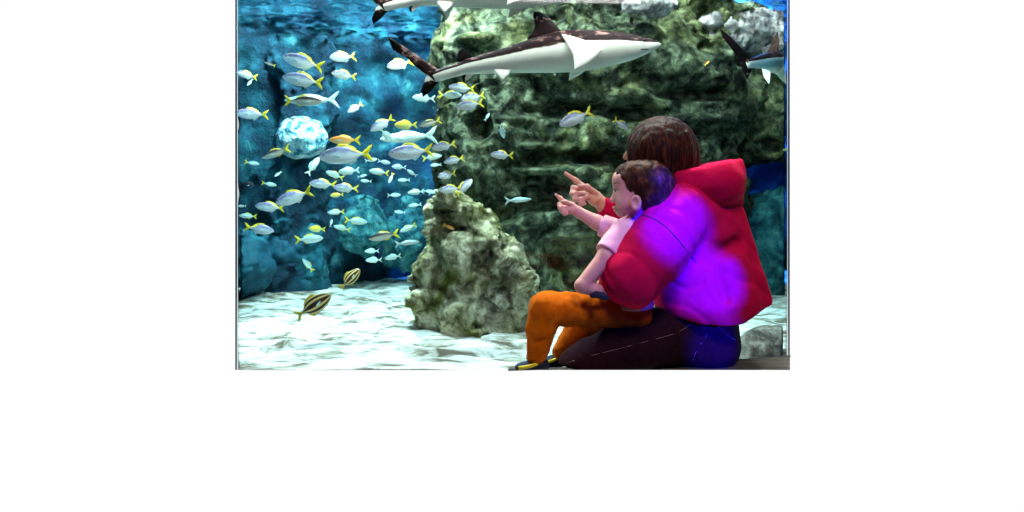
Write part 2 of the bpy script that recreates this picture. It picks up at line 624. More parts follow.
# ================================================================== ADDED LIGHT BLOCKERS AROUND THE CAMERA
m_blocker = mat_noise('charcoal_paint', [(0.3, (20, 20, 24)), (0.7, (30, 30, 34))], 3, 0.9, 60, 0.2, 0.003)  # unseen dark slabs, added to keep white world light off the people
BLOCKERS = {'blocker_above': 'unseen charcoal slab added over the viewing space to block light', 'blocker_behind': 'unseen charcoal slab added behind the camera to block light', 'blocker_west': 'unseen charcoal slab added left of the camera to block light', 'blocker_east': 'unseen charcoal slab added right of the camera to block light', 'blocker_below': 'unseen charcoal slab added under the camera to block light'}
for nm, c_, h_ in (('blocker_above', (0, 0.22, 2.66), (2.4, 2.22, 0.05)), ('blocker_behind', (0, -2.05, 1.3), (2.4, 0.05, 1.4)),
                   ('blocker_west', (-2.35, 0.22, 1.3), (0.05, 2.22, 1.4)), ('blocker_east', (2.35, 0.22, 1.3), (0.05, 2.22, 1.4)),
                   ('blocker_below', (0, -0.15, -0.15), (2.4, 1.85, 0.05))):
    V = [(c_[0] + sx * h_[0], c_[1] + sy * h_[1], c_[2] + sz * h_[2]) for sx in (-1, 1) for sy in (-1, 1) for sz in (-1, 1)]
    Fc = [(0, 1, 3, 2), (4, 6, 7, 5), (0, 4, 5, 1), (2, 3, 7, 6), (0, 2, 6, 4), (1, 5, 7, 3)]
    tag(link(nm, mesh(nm, V, Fc, smooth=False), m_blocker), BLOCKERS[nm], 'light_blocker', kind='structure')

# ================================================================== ROCKS
def rock_mat(name, stops, scale, patch, pscale=2.2, bd=0.03):
    m, nt, b = new_mat(name)
    v = coords(nt)
    n = noise(nt, scale, 8, 0.68, v, 0.5)
    r = ramp(nt, stops, n.outputs['Fac'])
    n2 = noise(nt, pscale, 5, 0.6, v, 0.8)
    cr = ramp(nt, [(0.48, (0, 0, 0)), (0.62, (255, 255, 255))], n2.outputs['Fac'])
    r2 = ramp(nt, patch, n.outputs['Fac'])
    mix = nt.nodes.new('ShaderNodeMix'); mix.data_type = 'RGBA'
    nt.links.new(cr.outputs['Color'], mix.inputs[0])
    nt.links.new(r.outputs['Color'], mix.inputs[6]); nt.links.new(r2.outputs['Color'], mix.inputs[7])
    nt.links.new(mix.outputs[2], b.inputs['Base Color'])
    b.inputs['Roughness'].default_value = 0.95
    b.inputs['Specular IOR Level'].default_value = 0.15
    vo = nt.nodes.new('ShaderNodeTexVoronoi'); vo.inputs['Scale'].default_value = scale * 2.4
    nt.links.new(v, vo.inputs['Vector'])
    nb = noise(nt, scale * 3, 8, 0.72, v)
    ad = nt.nodes.new('ShaderNodeMath'); ad.operation = 'MULTIPLY_ADD'
    nt.links.new(vo.outputs['Distance'], ad.inputs[0]); ad.inputs[1].default_value = 0.5
    nt.links.new(nb.outputs['Fac'], ad.inputs[2])
    bump(nt, b, ad.outputs[0], 0.9, bd)
    return m


m_rock = rock_mat('green_rock', [(0.35, (10, 12, 9)), (0.46, (48, 54, 42)), (0.58, (102, 108, 84)), (0.72, (176, 176, 148))], 11,
                  [(0.35, (14, 17, 9)), (0.47, (66, 70, 42)), (0.60, (120, 118, 76)), (0.74, (176, 170, 128))])
m_pillar = rock_mat('tan_rock', [(0.32, (34, 32, 24)), (0.44, (120, 112, 84)), (0.56, (190, 182, 150)), (0.70, (236, 230, 208))], 13,
                    [(0.30, (30, 32, 12)), (0.46, (84, 86, 34)), (0.60, (128, 122, 64)), (0.76, (190, 180, 130))], 3.4, 0.02)
m_pale_lit = rock_mat('pale_lit_rock', [(0.30, (50, 42, 46)), (0.44, (140, 126, 124)), (0.58, (206, 192, 186)), (0.72, (240, 230, 226))], 12,
                  [(0.30, (30, 28, 34)), (0.46, (96, 88, 90)), (0.60, (170, 158, 154)), (0.76, (226, 216, 210))], 4.0, 0.02)  # whitened beyond the rock's own pale tone for strong light from above
m_teal = rock_mat('teal_rock', [(0.30, (10, 46, 62)), (0.44, (30, 92, 104)), (0.58, (76, 146, 150)), (0.72, (140, 196, 190))], 9,
                  [(0.30, (8, 40, 70)), (0.46, (24, 84, 112)), (0.60, (66, 132, 150)), (0.76, (128, 186, 190))])  # teal puts the water's haze into the colour of rocks further off
m_grey = rock_mat('grey_rock', [(0.30, (50, 46, 42)), (0.44, (112, 104, 96)), (0.58, (166, 158, 148)), (0.72, (206, 200, 192))], 16,
                  [(0.30, (40, 38, 36)), (0.46, (96, 90, 84)), (0.60, (146, 138, 130)), (0.76, (196, 190, 182))], 4, 0.015)


def rough(p, amp, sc, seed):             # craggy surface relief
    d = amp * pn(p * sc, seed)
    d += amp * 0.55 * (np.abs(pn(p * sc * 2.3, seed + 1)) - 0.3)
    d += amp * 0.32 * pn(p * sc * 4.7, seed + 2)
    d += amp * 0.16 * pn(p * sc * 9.5, seed + 3)
    return d


def in_tank(p):                          # keeps rocks inside the side walls
    lim = HW + (p[:, 1] - YF) * (277.3 / F) * TAPER - 0.03
    return np.maximum(np.abs(p[:, 0]) - lim, SAND - 0.05 - p[:, 2])


LEDGES = [(527, 146, 26, 4), (560, 171, 62, 5), (470, 149, 20, 3), (517, 201, 22, 3), (500, 120, 40, 6), (640, 95, 60, 7), (590, 78, 40, 6), (480, 40, 30, 8), (700, 120, 40, 8), (575, 235, 40, 6), (520, 262, 30, 8)]


def f_rock(p):
    d = box(p, (0.52, 4.30, 1.45), (0.98, 0.46, 1.3), 0.25)           # the main mass
    d = smin(d, box(p, (1.35, 4.35, 1.84), (0.95, 0.42, 0.66), 0.2), 0.12)   # overhang to the right
    d = smin(d, ell(p, P(560, 60, 4.0), (0.55, 0.3, 0.35)), 0.15)
    d = smin(d, ell(p, P(480, 165, 4.1), (0.25, 0.3, 0.4)), 0.12)
    d = smin(d, ell(p, P(600, 210, 4.0), (0.7, 0.25, 0.3)), 0.15)
    d = smin(d, ell(p, P(500, 250, 4.0), (0.3, 0.3, 0.25)), 0.1)
    d = smin(d, ell(p, P(720, 95, 4.25), (0.5, 0.3, 0.22)), 0.1)
    d = d + rough(p, 0.15, 2.6, 31) + 0.02 * pn(p * 34, 39)
    for x, y, rx, rz in LEDGES:
        d = smin(d, ell(p, P(x, y, 3.85) + [0, 0.05, 0], (rx / F * 3.9, 0.16, rz / F * 3.9)), 0.03)
    # dark crevices
    for x, y, rx, rz in ((560, 108, 50, 9), (640, 112, 40, 10), (600, 158, 70, 7), (530, 205, 40, 9), (480, 125, 14, 16), (545, 190, 30, 7), (560, 265, 12, 10), (500, 215, 22, 12), (700, 92, 50, 8)):
        d = smax(d, -ell(p, P(x, y, 3.75), (rx / F * 3.8, 0.22, rz / F * 3.8)), 0.04)
    # the top falls away to the right; the gap of blue water under the overhang
    d = smax(d, p[:, 2] - (2.40 - 0.31 * np.maximum(0, p[:, 0] - 0.9)), 0.1)
    d = smax(d, -ell(p, P(795, 176, 4.4), (0.46, 1.4, 0.10)), 0.05)
    return np.maximum(d, in_tank(p))


o = sdf_obj('rock_wall', f_rock, (-0.75, 3.35, 0.15), (2.25, 5.0, 2.75), 0.0185, m_rock)
tag(o, 'huge green-brown craggy rock wall filling the right half of the aquarium', 'rock')


def f_pillar(p):
    d = cone(p, P(470, 318, 3.35), P(463, 240, 3.32), 0.30, 0.20)
    d = smin(d, cone(p, P(445, 322, 3.22), P(432, 265, 3.24), 0.13, 0.10), 0.06)
    d = smin(d, ell(p, P(450, 212, 3.25), (0.13, 0.13, 0.10)), 0.05)
    d = smin(d, cone(p, P(470, 235, 3.2), P(500, 260, 3.2), 0.12, 0.12), 0.06)
    d = smin(d, cone(p, P(505, 265, 3.22), P(520, 318, 3.22), 0.12, 0.14), 0.06)
    d = smin(d, cone(p, P(455, 235, 3.12), P(462, 320, 3.12), 0.06, 0.09), 0.05)
    d = smax(d, -ell(p, P(480, 222, 3.08), (0.05, 0.07, 0.04)), 0.03)
    d = smax(d, -ell(p, P(452, 229, 3.1), (0.09, 0.07, 0.014)), 0.02)
    d = smax(d, -ell(p, P(500, 248, 3.08), (0.05, 0.07, 0.03)), 0.03)
    d = smax(d, -ell(p, P(542, 267, 3.08), (0.04, 0.1, 0.04)), 0.02)
    for x, y, r in ((447, 204, .06), (462, 212, .05), (436, 224, .05), (492, 240, .06), (508, 258, .06), (522, 282, .07), (480, 262, .05), (470, 290, .06), (428, 262, .05), (418, 300, .06), (500, 300, .06), (452, 250, .05), (530, 305, .05)):
        d = smin(d, np.linalg.norm(p - P(x, y, 3.13), axis=1) - r, 0.03)
    d = d + rough(p, 0.055, 7.0, 51) + 0.008 * pn(p * 60, 58)
    return np.maximum(d, SAND - 0.05 - p[:, 2])


o = sdf_obj('rock', f_pillar, (-0.72, 2.85, 0.18), (0.35, 3.85, 1.02), 0.0095, m_pillar)
tag(o, 'free-standing tan and olive rock pillar on the sand, pale knobbly top', 'rock')


def boulder(label, c, r, mat, seed, h=0.016, amp=0.25, sc=None, name='boulder', group=None, lim=False, clear=False):
    c = np.asarray(c, float); r = np.asarray(r, float)
    sc = sc or 0.9 / r.mean()
    def f(p):
        d = ell(p, c, r) + rough(p, amp * r.min() * 0.6, sc, seed)
        if clear: d = np.maximum(d, 1 - 0.3072 * p[:, 1] - p[:, 2])
        return np.maximum(d, in_tank(p)) if lim else np.maximum(d, SAND - 0.05 - p[:, 2])
    o = sdf_obj(name, f, c - r * 1.35, c + r * 1.35, h, mat)
    tag(o, label, 'rock', group)
    return o


boulder('pale boulder, whitened as if lit from above, at the top right of the rock wall, under the blue corner', P(750, 34, 3.96), (0.30, 0.2, 0.14), m_pale_lit, 71, h=0.012, amp=0.9, sc=8, lim=True)
boulder('pale lumpy boulder behind the tail of the right-hand shark', P(778, 42, 3.85), (0.09, 0.12, 0.11), m_pale_lit, 75, h=0.011, amp=0.9, sc=10, lim=True)
boulder('small pale boulder left of the tail tip of the right-hand shark', P(712, 22, 3.9), (0.09, 0.1, 0.06), m_pale_lit, 77, h=0.011, amp=0.8, sc=13)
boulder('small whitish knob at the top edge above the snout of the big shark', P(650, 6, 3.62), (0.16, 0.1, 0.05), m_pale_lit, 78, h=0.011, amp=1.2, sc=12)
boulder('blue-green boulder heap right of the hooded sweatshirt, under the blue gap', P(790, 246, 4.25), (0.46, 0.32, 0.40), m_teal, 81, amp=0.4, sc=4, lim=True)
boulder('flat grey rock on the sand at the lower right corner', P(786, 352, 2.62), (0.22, 0.13, 0.115), m_grey, 85, h=0.009, amp=0.3, sc=6, lim=True, clear=True)
boulder('rounded blue boulder at the back, right of centre of the shoal', P(362, 226, 4.45), (0.19, 0.2, 0.22), m_teal, 91, amp=0.7, sc=5)
boulder('blue boulder at the back, just left of the rock pillar', P(408, 238, 4.6), (0.2, 0.2, 0.26), m_teal, 92, amp=0.7, sc=5)
boulder('wide low blue boulder at the back, under the middle of the shoal', P(288, 250, 4.3), (0.26, 0.16, 0.22), m_wall, 93, amp=0.7, sc=5)
boulder('dark blue boulder against the left edge of the aquarium on the sand', P(246, 268, 3.95), (0.16, 0.2, 0.2), m_wall, 94, amp=0.9, sc=5, lim=True)
m_white = rock_mat('white_coral', [(0.38, (30, 96, 124)), (0.48, (120, 184, 204)), (0.56, (216, 236, 240)), (0.75, (244, 250, 250))], 20,
                   [(0.36, (70, 140, 164)), (0.48, (160, 210, 222)), (0.58, (230, 244, 246)), (0.76, (246, 252, 252))], 5, 0.015)
boulder('large white dome of coral standing out from the back wall among the fish', P(302, 138, 4.12), (0.17, 0.14, 0.15), m_white, 96, h=0.01, amp=0.22, sc=14, name='coral_head')


def f_stalk(p):
    d = chain(p, [P(302, 165, 4.3), P(296, 225, 4.38), P(290, 285, 4.42)], [0.16, 0.2, 0.28], 0.05)
    d = smin(d, box(p, P(304, 92, 4.5), (0.2, 0.12, 0.42), 0.08), 0.1)
    return d + rough(p, 0.11, 3.5, 99)


o = sdf_obj('rock_column', f_stalk, (-2.0, 3.9, 0.2), (-1.1, 4.75, 2.05), 0.016, m_back)
tag(o, 'blue rock column at the back that carries the white coral dome', 'rock')

# ================================================================== SHARKS
m_shark = mat_shade('shark_skin', [(0.0, (236, 234, 222)), (0.33, (228, 226, 212)), (0.42, (70, 46, 40)), (0.56, (30, 16, 17)), (0.70, (38, 20, 22)), (0.77, (150, 112, 106)), (0.82, (30, 18, 20)), (0.92, (8, 7, 9))], 0.7, 19, 0.24, (1, 1, 2.0), 0.0, 0.08)  # pinkish stop paints dapples of caustic light on the back
m_dark = mat_plain('near_black', (10, 9, 12), 0.3)
YS = 2.78
sc = YS / F


def L2(x, y):                            # shark profile point, metres from the shark's middle
    return ((x - 500) * sc, (61 - y) * sc)


def poly(*pts):
    return [L2(*q) for q in pts]


def body_shade(t, s, c):
    v = 0.56 * (1 / (1 + math.exp(-(s - (0.30 if t < 0.75 else 0.30 + (t - 0.75) * 1.2)) * 22))) + 0.16 * math.exp(-((s - 0.2) / 0.1) ** 2) * math.exp(-((t - 0.45) / 0.12) ** 2)
    return 0.12 + v


prof = [(434, 77.5, 5.2), (440, 75, 6), (455, 70.5, 6.4), (470, 66.5, 8), (500, 61.5, 11.6), (530, 56.5, 16.5), (560, 52, 20.5), (590, 50, 19.8), (615, 48.2, 16.4), (632, 47, 12.8), (645, 46, 8.6), (654, 45, 5.0), (659, 44.4, 2.6), (661, 44.2, 0.6)]


def shark(name, pos):
    root = empty(name, pos)
    secs = [(*[L2(x, y)[0]], 0.0, L2(x, y)[1], r * sc * 0.82, r * sc) for x, y, r in prof]
    link('body', loft('shark_body', secs, 28, 6, body_shade), m_shark, root)
    tailsh = lambda x, z: 0.95 if False else 0
    def tsh(x, z):
        px, py = x / sc + 500, 61 - z / sc
        d = (px - 388) / 46 * 34 + 38 - py            # >0 above the lobe's middle line
        e = 1.0 if (px < 398 or py > 84) else 0.0
        up = np.clip((py - (px - 388) * 0.72 - 44) / 6, 0, 1)
        return max(e, 0.62 * (1 - up) + 0.10) if py < 82 else 1.0
    link('tail_fin', fin_mesh('shark_tail', [(poly((441, 71), (424, 60), (406, 48), (388, 36.5), (390, 43), (393, 50), (399, 50), (410, 61), (424, 74), (434, 84)), L2(428, 70)),
                                             (poly((432, 72), (440, 78), (437, 84), (431, 91), (423, 97), (421, 91), (424, 82), (428, 74)), L2(432, 80))], 0.009, tsh), m_shark, root)
    link('dorsal_fin', fin_mesh('shark_dorsal', [(poly((564, 34), (556, 25), (547, 16), (540, 11.5), (534, 11.5), (533, 16), (535, 24), (533, 31), (527, 37.5), (528, 42), (562, 38)), L2(546, 30))], 0.010,
                                lambda x, z: 1.0 if 61 - z / sc < 19 else 0.60), m_shark, root)
    link('second_dorsal_fin', fin_mesh('shark_dorsal_small', [(poly((473, 58), (466, 50), (461, 48), (458, 52), (456, 61), (470, 62)), L2(464, 57))], 0.005,
                                       lambda x, z: 0.9), m_shark, root)
    link('anal_fin', fin_mesh('shark_anal', [(poly((478, 70), (470, 78), (464, 82), (462, 78), (463, 70)), L2(469, 74))], 0.005,
                              lambda x, z: 0.95 if 61 - z / sc < -99 else (0.9 if (x / sc + 500) < 465 else 0.05)), m_shark, root)
    for sg in (-1, 1):
        def splay(V, sg=sg):                          # fins leave the flank and swing outward as they go down
            V = V.copy(); zt = V[:, 2].max()
            V[:, 1] += sg * (0.045 + (zt - V[:, 2]) * 0.35)
            return V
        link('pelvic_fin', fin_mesh('shark_pelvic', [(poly((513, 68), (508, 76), (503, 82), (498, 76), (491, 68)), L2(503, 72))], 0.005, lambda x, z: 0.05,
                                    lambda V, sg=sg: V + np.stack([0*V[:, 0], sg * (0.022 + (V[:, 2].max() - V[:, 2]) * 0.4), 0*V[:, 0]], 1)), m_shark, root)
        def pect(V, sg=sg):
            V = V.copy(); zt = V[:, 2].max()
            V[:, 1] += sg * (0.078 + (zt - V[:, 2]) * 0.22)
            return V
        link('pectoral_fin', fin_mesh('shark_pectoral', [(poly((560, 38), (572, 41), (586, 46), (601, 53), (593, 62), (583, 70), (571, 76.5), (572, 70), (571, 60), (566, 50)), L2(578, 55))], 0.007,
                                      lambda x, z: 0.02, pect), m_shark, root)
        e = L2(643, 42)
        link('eye', ball_mesh('shark_eye', (e[0], sg * 0.034, e[1]), 0.0075, 6), m_dark, root)
        for k in range(4):                            # gill slits
            gx0 = 605 - k * 4.0
            pts = [(L2(gx0 + dx, yy)[0], sg * sc * (15.2 + 0.45 * k) * 0.82 * math.sqrt(max(0.05, 1 - ((yy - 49) / 17) ** 2)) + sg * 0.002, L2(gx0, yy)[1]) for yy, dx in ((44, 0.8), (48, 0), (52, 0), (55, 0.8))]
            link('gill_slit', tube_mesh('shark_gill', pts, 0.0018, 6), m_shark_gill, root)
    mo = [(L2(650, 49)[0], -0.012, L2(650, 49.6)[1]), (L2(644, 51)[0], -0.034, L2(644, 50.8)[1]), (L2(639, 52)[0], -0.043, L2(639, 51.5)[1])]
    link('mouth', tube_mesh('shark_mouth', mo, 0.0028, 6), m_dark, root)
    return root


m_shark_gill = mat_plain('gill_grey', (150, 142, 132), 0.6)
sh1 = shark('shark', P(500, 61, YS))
sh1['label'] = 'large blacktip shark seen whole, pale belly, swimming right in front of the rock wall'
sh1['category'] = 'shark'; sh1['group'] = 'sharks in the aquarium'


def copy_tree(o, parent=None):
    c = o.copy(); COL.objects.link(c)
    if parent is not None: c.parent = parent
    for ch in list(o.children): copy_tree(ch, c)
    return c


sh2 = copy_tree(sh1)
sh2.location = P(444, -4.7, 2.72)
sh2.rotation_euler = (0, R(3.0), 0)
sh2.scale = (0.88,) * 3
sh2['label'] = 'shark cut off by the top edge, only belly and lower fins in view'

# third shark: swims away along the right side, its tail towards us
root = empty('shark', P(760, 62, 2.9))
root['label'] = 'shark at the right edge with its dark tail nearest, swimming away'
root['category'] = 'shark'; root['group'] = 'sharks in the aquarium'
rl = np.array(root.location)
sp = [(747, 64, 2.88, 4.6), (755, 62.5, 2.9, 5.4), (764, 61.5, 2.97, 7.5), (771, 61, 3.1, 9.5), (774, 61, 3.2, 11), (774, 62, 3.35, 11), (773, 64, 3.5, 9), (771, 66, 3.6, 5), (770, 67, 3.65, 1)]
secs = []
for x, y, Y, r in sp:
    q = P(x, y, Y) - rl
    secs.append((q[0], q[1], q[2], r * Y / F * 0.8, r * Y / F))
link('body', loft('shark_body_away', secs, 24, 6, body_shade), m_shark, root)


def q2(x, y):
    v_ = P(x, y, 2.88) - rl
    return (v_[0], v_[2])


link('tail_fin', fin_mesh('shark_tail_away', [([q2(*k) for k in ((754, 59), (741, 46), (731, 36), (720, 27), (723, 36), (729, 44), (738, 56), (748, 69))], q2(745, 57)),
                                              ([q2(*k) for k in ((745, 58), (754, 64), (752, 71), (748, 79), (744, 72), (741, 62))], q2(748, 67))], 0.007, lambda x, z: 0.88,
                          lambda V: V + np.array([0, -0.01, 0])), m_shark, root)
a = P(773, 49, 3.22) - rl
link('dorsal_fin', fin_mesh('shark_dorsal_away', [([(-0.06, -0.03), (0.05, -0.03), (0.07, 0), (0.0, 0.04), (-0.045, 0.08), (-0.06, 0.075), (-0.075, 0.02)], (0, 0.01))], 0.007, lambda x, z: 0.5 if z < a[2] + 0.05 else 1.0,
                            lambda V: np.stack([V[:, 1] + a[0], V[:, 0] + a[1], V[:, 2] + a[2]], 1)), m_shark, root)
a2 = P(770, 70, 3.05) - rl
for sg in (-1, 1):
    link('pelvic_fin', fin_mesh('shark_pelvic_away', [([(-0.03, 0), (0.03, 0.005), (0.0, -0.02), (-0.035, -0.035)], (-0.005, -0.01))], 0.004, lambda x, z: 0.05,
                                lambda V, sg=sg: np.stack([V[:, 1] + a2[0] + sg * 0.02 + sg * 0.3 * -V[:, 2], V[:, 0] + a2[1], V[:, 2] + a2[2]], 1)), m_shark, root)
    a3 = P(773, 66, 3.3) - rl
    link('pectoral_fin', fin_mesh('shark_pectoral_away', [([(-0.06, 0), (0.06, 0), (0.02, -0.06), (-0.06, -0.11)], (-0.01, -0.03))], 0.006, lambda x, z: 0.05,
                                  lambda V, sg=sg, a3=a3: np.stack([V[:, 1] * 1.0 + a3[0] + sg * (0.035 + 0.1 * -V[:, 2]), V[:, 0] + a3[1], V[:, 2] + a3[2]], 1)), m_shark, root)

# ================================================================== FISH
m_fy = mat_shade('silver_violet_scales', [(0.0, (248, 251, 255)), (0.28, (214, 224, 240)), (0.46, (150, 152, 190)), (0.64, (84, 80, 122)), (0.84, (226, 214, 40))], 0.3, 11, 0.2)
m_fs = mat_shade('pale_scales', [(0.0, (236, 250, 248)), (0.4, (196, 228, 226)), (0.62, (140, 186, 190)), (0.85, (130, 170, 170))], 0.35, 9, 0.1)
m_fg = mat_shade('yellow_scales', [(0.0, (246, 240, 160)), (0.35, (244, 222, 30)), (0.7, (214, 178, 8)), (0.9, (190, 150, 10))], 0.4, 9, 0.06)
m_fd = mat_shade('dark_back_scales', [(0.0, (220, 216, 204)), (0.25, (170, 160, 140)), (0.42, (58, 44, 46)), (0.7, (24, 18, 30)), (0.9, (30, 24, 30))], 0.35, 9, 0.08)
m_fo = mat_shade('orange_scales', [(0.0, (250, 200, 120)), (0.4, (240, 150, 40)), (0.8, (190, 90, 20))], 0.4, 9, 0.06)
m_ft = mat_shade('striped_scales', [(0.0, (240, 214, 150)), (0.42, (222, 184, 96)), (0.55, (70, 34, 30)), (1.0, (46, 20, 24))], 0.4, 9, 0.04)
m_fn = mat_shade('navy_scales', [(0.0, (40, 50, 84)), (0.5, (14, 18, 40)), (0.9, (6, 8, 22))], 0.4, 9, 0.06)
m_yel = mat_plain('yellow_fin', (246, 226, 20), 0.45)
m_pfin = mat_plain('pale_fin', (200, 226, 222), 0.45)
m_ofin = mat_plain('olive_fin', (206, 176, 70), 0.45)
m_nfin = mat_plain('navy_fin', (14, 18, 40), 0.45)

PR = [(.5, .006), (.47, .045), (.40, .085), (.27, .13), (.11, .15), (-.04, .137), (-.16, .092), (-.25, .045), (-.30, .026), (-.33, .022)]


def sstep(a, b, x): 
    t = min(1, max(0, (x - a) / (b - a))); return t * t * (3 - 2 * t)


def sh_fus(t, s, c):
    v = 0.64 * sstep(-0.25, 0.85, s)
    if t > 0.50 and s > 0.35: v = max(v, 0.86 * sstep(0.50, 0.62, t))
    return v


def sh_plain(t, s, c): return 0.7 * sstep(-0.3, 1, s)
def sh_stripe(t, s, c): return 0.78 if math.sin(math.asin(max(-1, min(1, s))) * 8.2 + 0.9) > -0.35 and t < 0.93 else 0.1


SPEC = {   # body depth factor, width factor, body material, fin material, pattern
    'Y': (1.12, .46, m_fy, m_yel, sh_fus), 'S': (1.1, .45, m_fs, m_pfin, sh_plain), 'G': (1.25, .5, m_fg, m_yel, sh_plain),
    'D': (0.9, .5, m_fd, m_yel, sh_plain), 'O': (0.9, .5, m_fo, m_yel, sh_plain), 'T': (1.42, .36, m_ft, m_ofin, sh_stripe),
    'N': (1.2, .5, m_fn, m_nfin, sh_plain), 'L': (0.6, .7, m_fs, m_pfin, sh_plain), 'P': (1.0, .46, m_fs, m_yel, sh_plain)}
MESHES = {}


def fish_meshes(k):
    if k in MESHES: return MESHES[k]
    dz, wy, bm_, fm_, shf = SPEC[k]
    secs = [(x, 0, 0.0, max(r * dz * wy, .012 if -0.2 > x else .004), r * dz if x > -0.25 else r) for x, r in PR]
    n = 44 if k == 'T' else 18
    body = loft('fish_body', secs, n, 4, shf); body.materials.append(bm_)
    tail = fin_mesh('fish_tail', [([(-.29, .022), (-.36, .07), (-.43, .13), (-.50, .17), (-.475, .10), (-.43, .03), (-.40, 0), (-.30, -.005)], (-.38, .045)),
                                  ([(-.29, -.022), (-.30, .005), (-.40, 0), (-.43, -.03), (-.475, -.10), (-.50, -.17), (-.43, -.13), (-.36, -.07)], (-.38, -.045))], 0.012)
    tail.materials.append(fm_)
    top = .15 * dz
    dors = fin_mesh('fish_dorsal', [([(.20, top * .85), (.12, top * 1.28), (.0, top * 1.25), (-.12, top * .98), (-.20, top * .62), (-.16, top * .45), (.05, top * .8)], (.03, top * .95))], 0.008)
    dors.materials.append(m_ofin if k == 'T' else fm_)
    anal = fin_mesh('fish_anal', [([(.0, -top * .9), (-.07, -top * 1.2), (-.17, -top * .8), (-.20, -top * .5), (-.08, -top * .7)], (-.09, -top * .85))], 0.007)
    anal.materials.append(m_ofin if k == 'T' else (m_pfin if k == 'Y' else fm_))
    pec = []
    for sg in (-1, 1):
        pm = fin_mesh('fish_pectoral', [([(.24, 0), (.20, .015), (.10, -.02), (.09, -.055), (.16, -.05)], (.17, -.02))], 0.005, None,
                      lambda V, sg=sg: V + np.stack([0 * V[:, 0], sg * (.135 * dz * wy + (.24 - V[:, 0]) * .28), 0 * V[:, 0]], 1))
        pm.materials.append(m_pfin if k != 'G' else fm_); pec.append(pm)
    eye = []
    for sg in (-1, 1):
        em = ball_mesh('fish_eye', (.405, sg * .073 * dz * wy, .022 * dz), (.017, .010, .017), 6); em.materials.append(m_dark); eye.append(em)
    MESHES[k] = (body, tail, dors, anal, pec, eye)
    return MESHES[k]


NAMES = {'Y': 'yellow_tailed_fish', 'S': 'silver_fish', 'G': 'yellow_fish', 'D': 'dark_backed_fish', 'O': 'orange_fish', 'T': 'striped_fish', 'N': 'navy_fish', 'L': 'slender_fish', 'P': 'pale_fish'}
GROUPS = {'Y': 'yellow-tailed fish of the shoal', 'S': 'pale silver fish of the shoal', 'G': 'yellow fish of the shoal', 'D': 'dark-backed fish of the shoal', 'O': 'orange fish', 'T': 'striped fish over the sand', 'N': 'navy fish', 'L': 'slender pale fish', 'P': 'pale fish with yellow tails'}
DONE = {}


def fish(k, px, py, ln, face, ang, Y, yaw, label):
    body, tail, dors, anal, pec, eye = fish_meshes(k)
    small = ln < 14
    key = (k, small)
    if key not in DONE:
        root = empty(NAMES[k], (0, 0, 0))
        link('body', body, None, root); link('tail_fin', tail, None, root)
        if not small:
            link('dorsal_fin', dors, None, root); link('anal_fin', anal, None, root)
            for m_ in pec: link('pectoral_fin', m_, None, root)
            for m_ in eye: link('eye', m_, None, root)
        DONE[key] = root
    else:
        root = DONE[key].copy(); COL.objects.link(root)
        for ch in list(DONE[key].children):
            c = ch.copy(); COL.objects.link(c); c.parent = root
    s = ln / F * Y / max(0.45, math.cos(R(yaw)))
    base = R(180) if face == 'L' else 0.0
    M = Matrix.Translation(Vector(P(px, py, Y))) @ Matrix.Rotation(-R(ang), 4, 'Y') @ Matrix.Rotation(base + R(yaw), 4, 'Z') @ Matrix.Scale(s, 4)
    root.matrix_basis = M
    tag(root, label, 'fish', GROUPS[k])


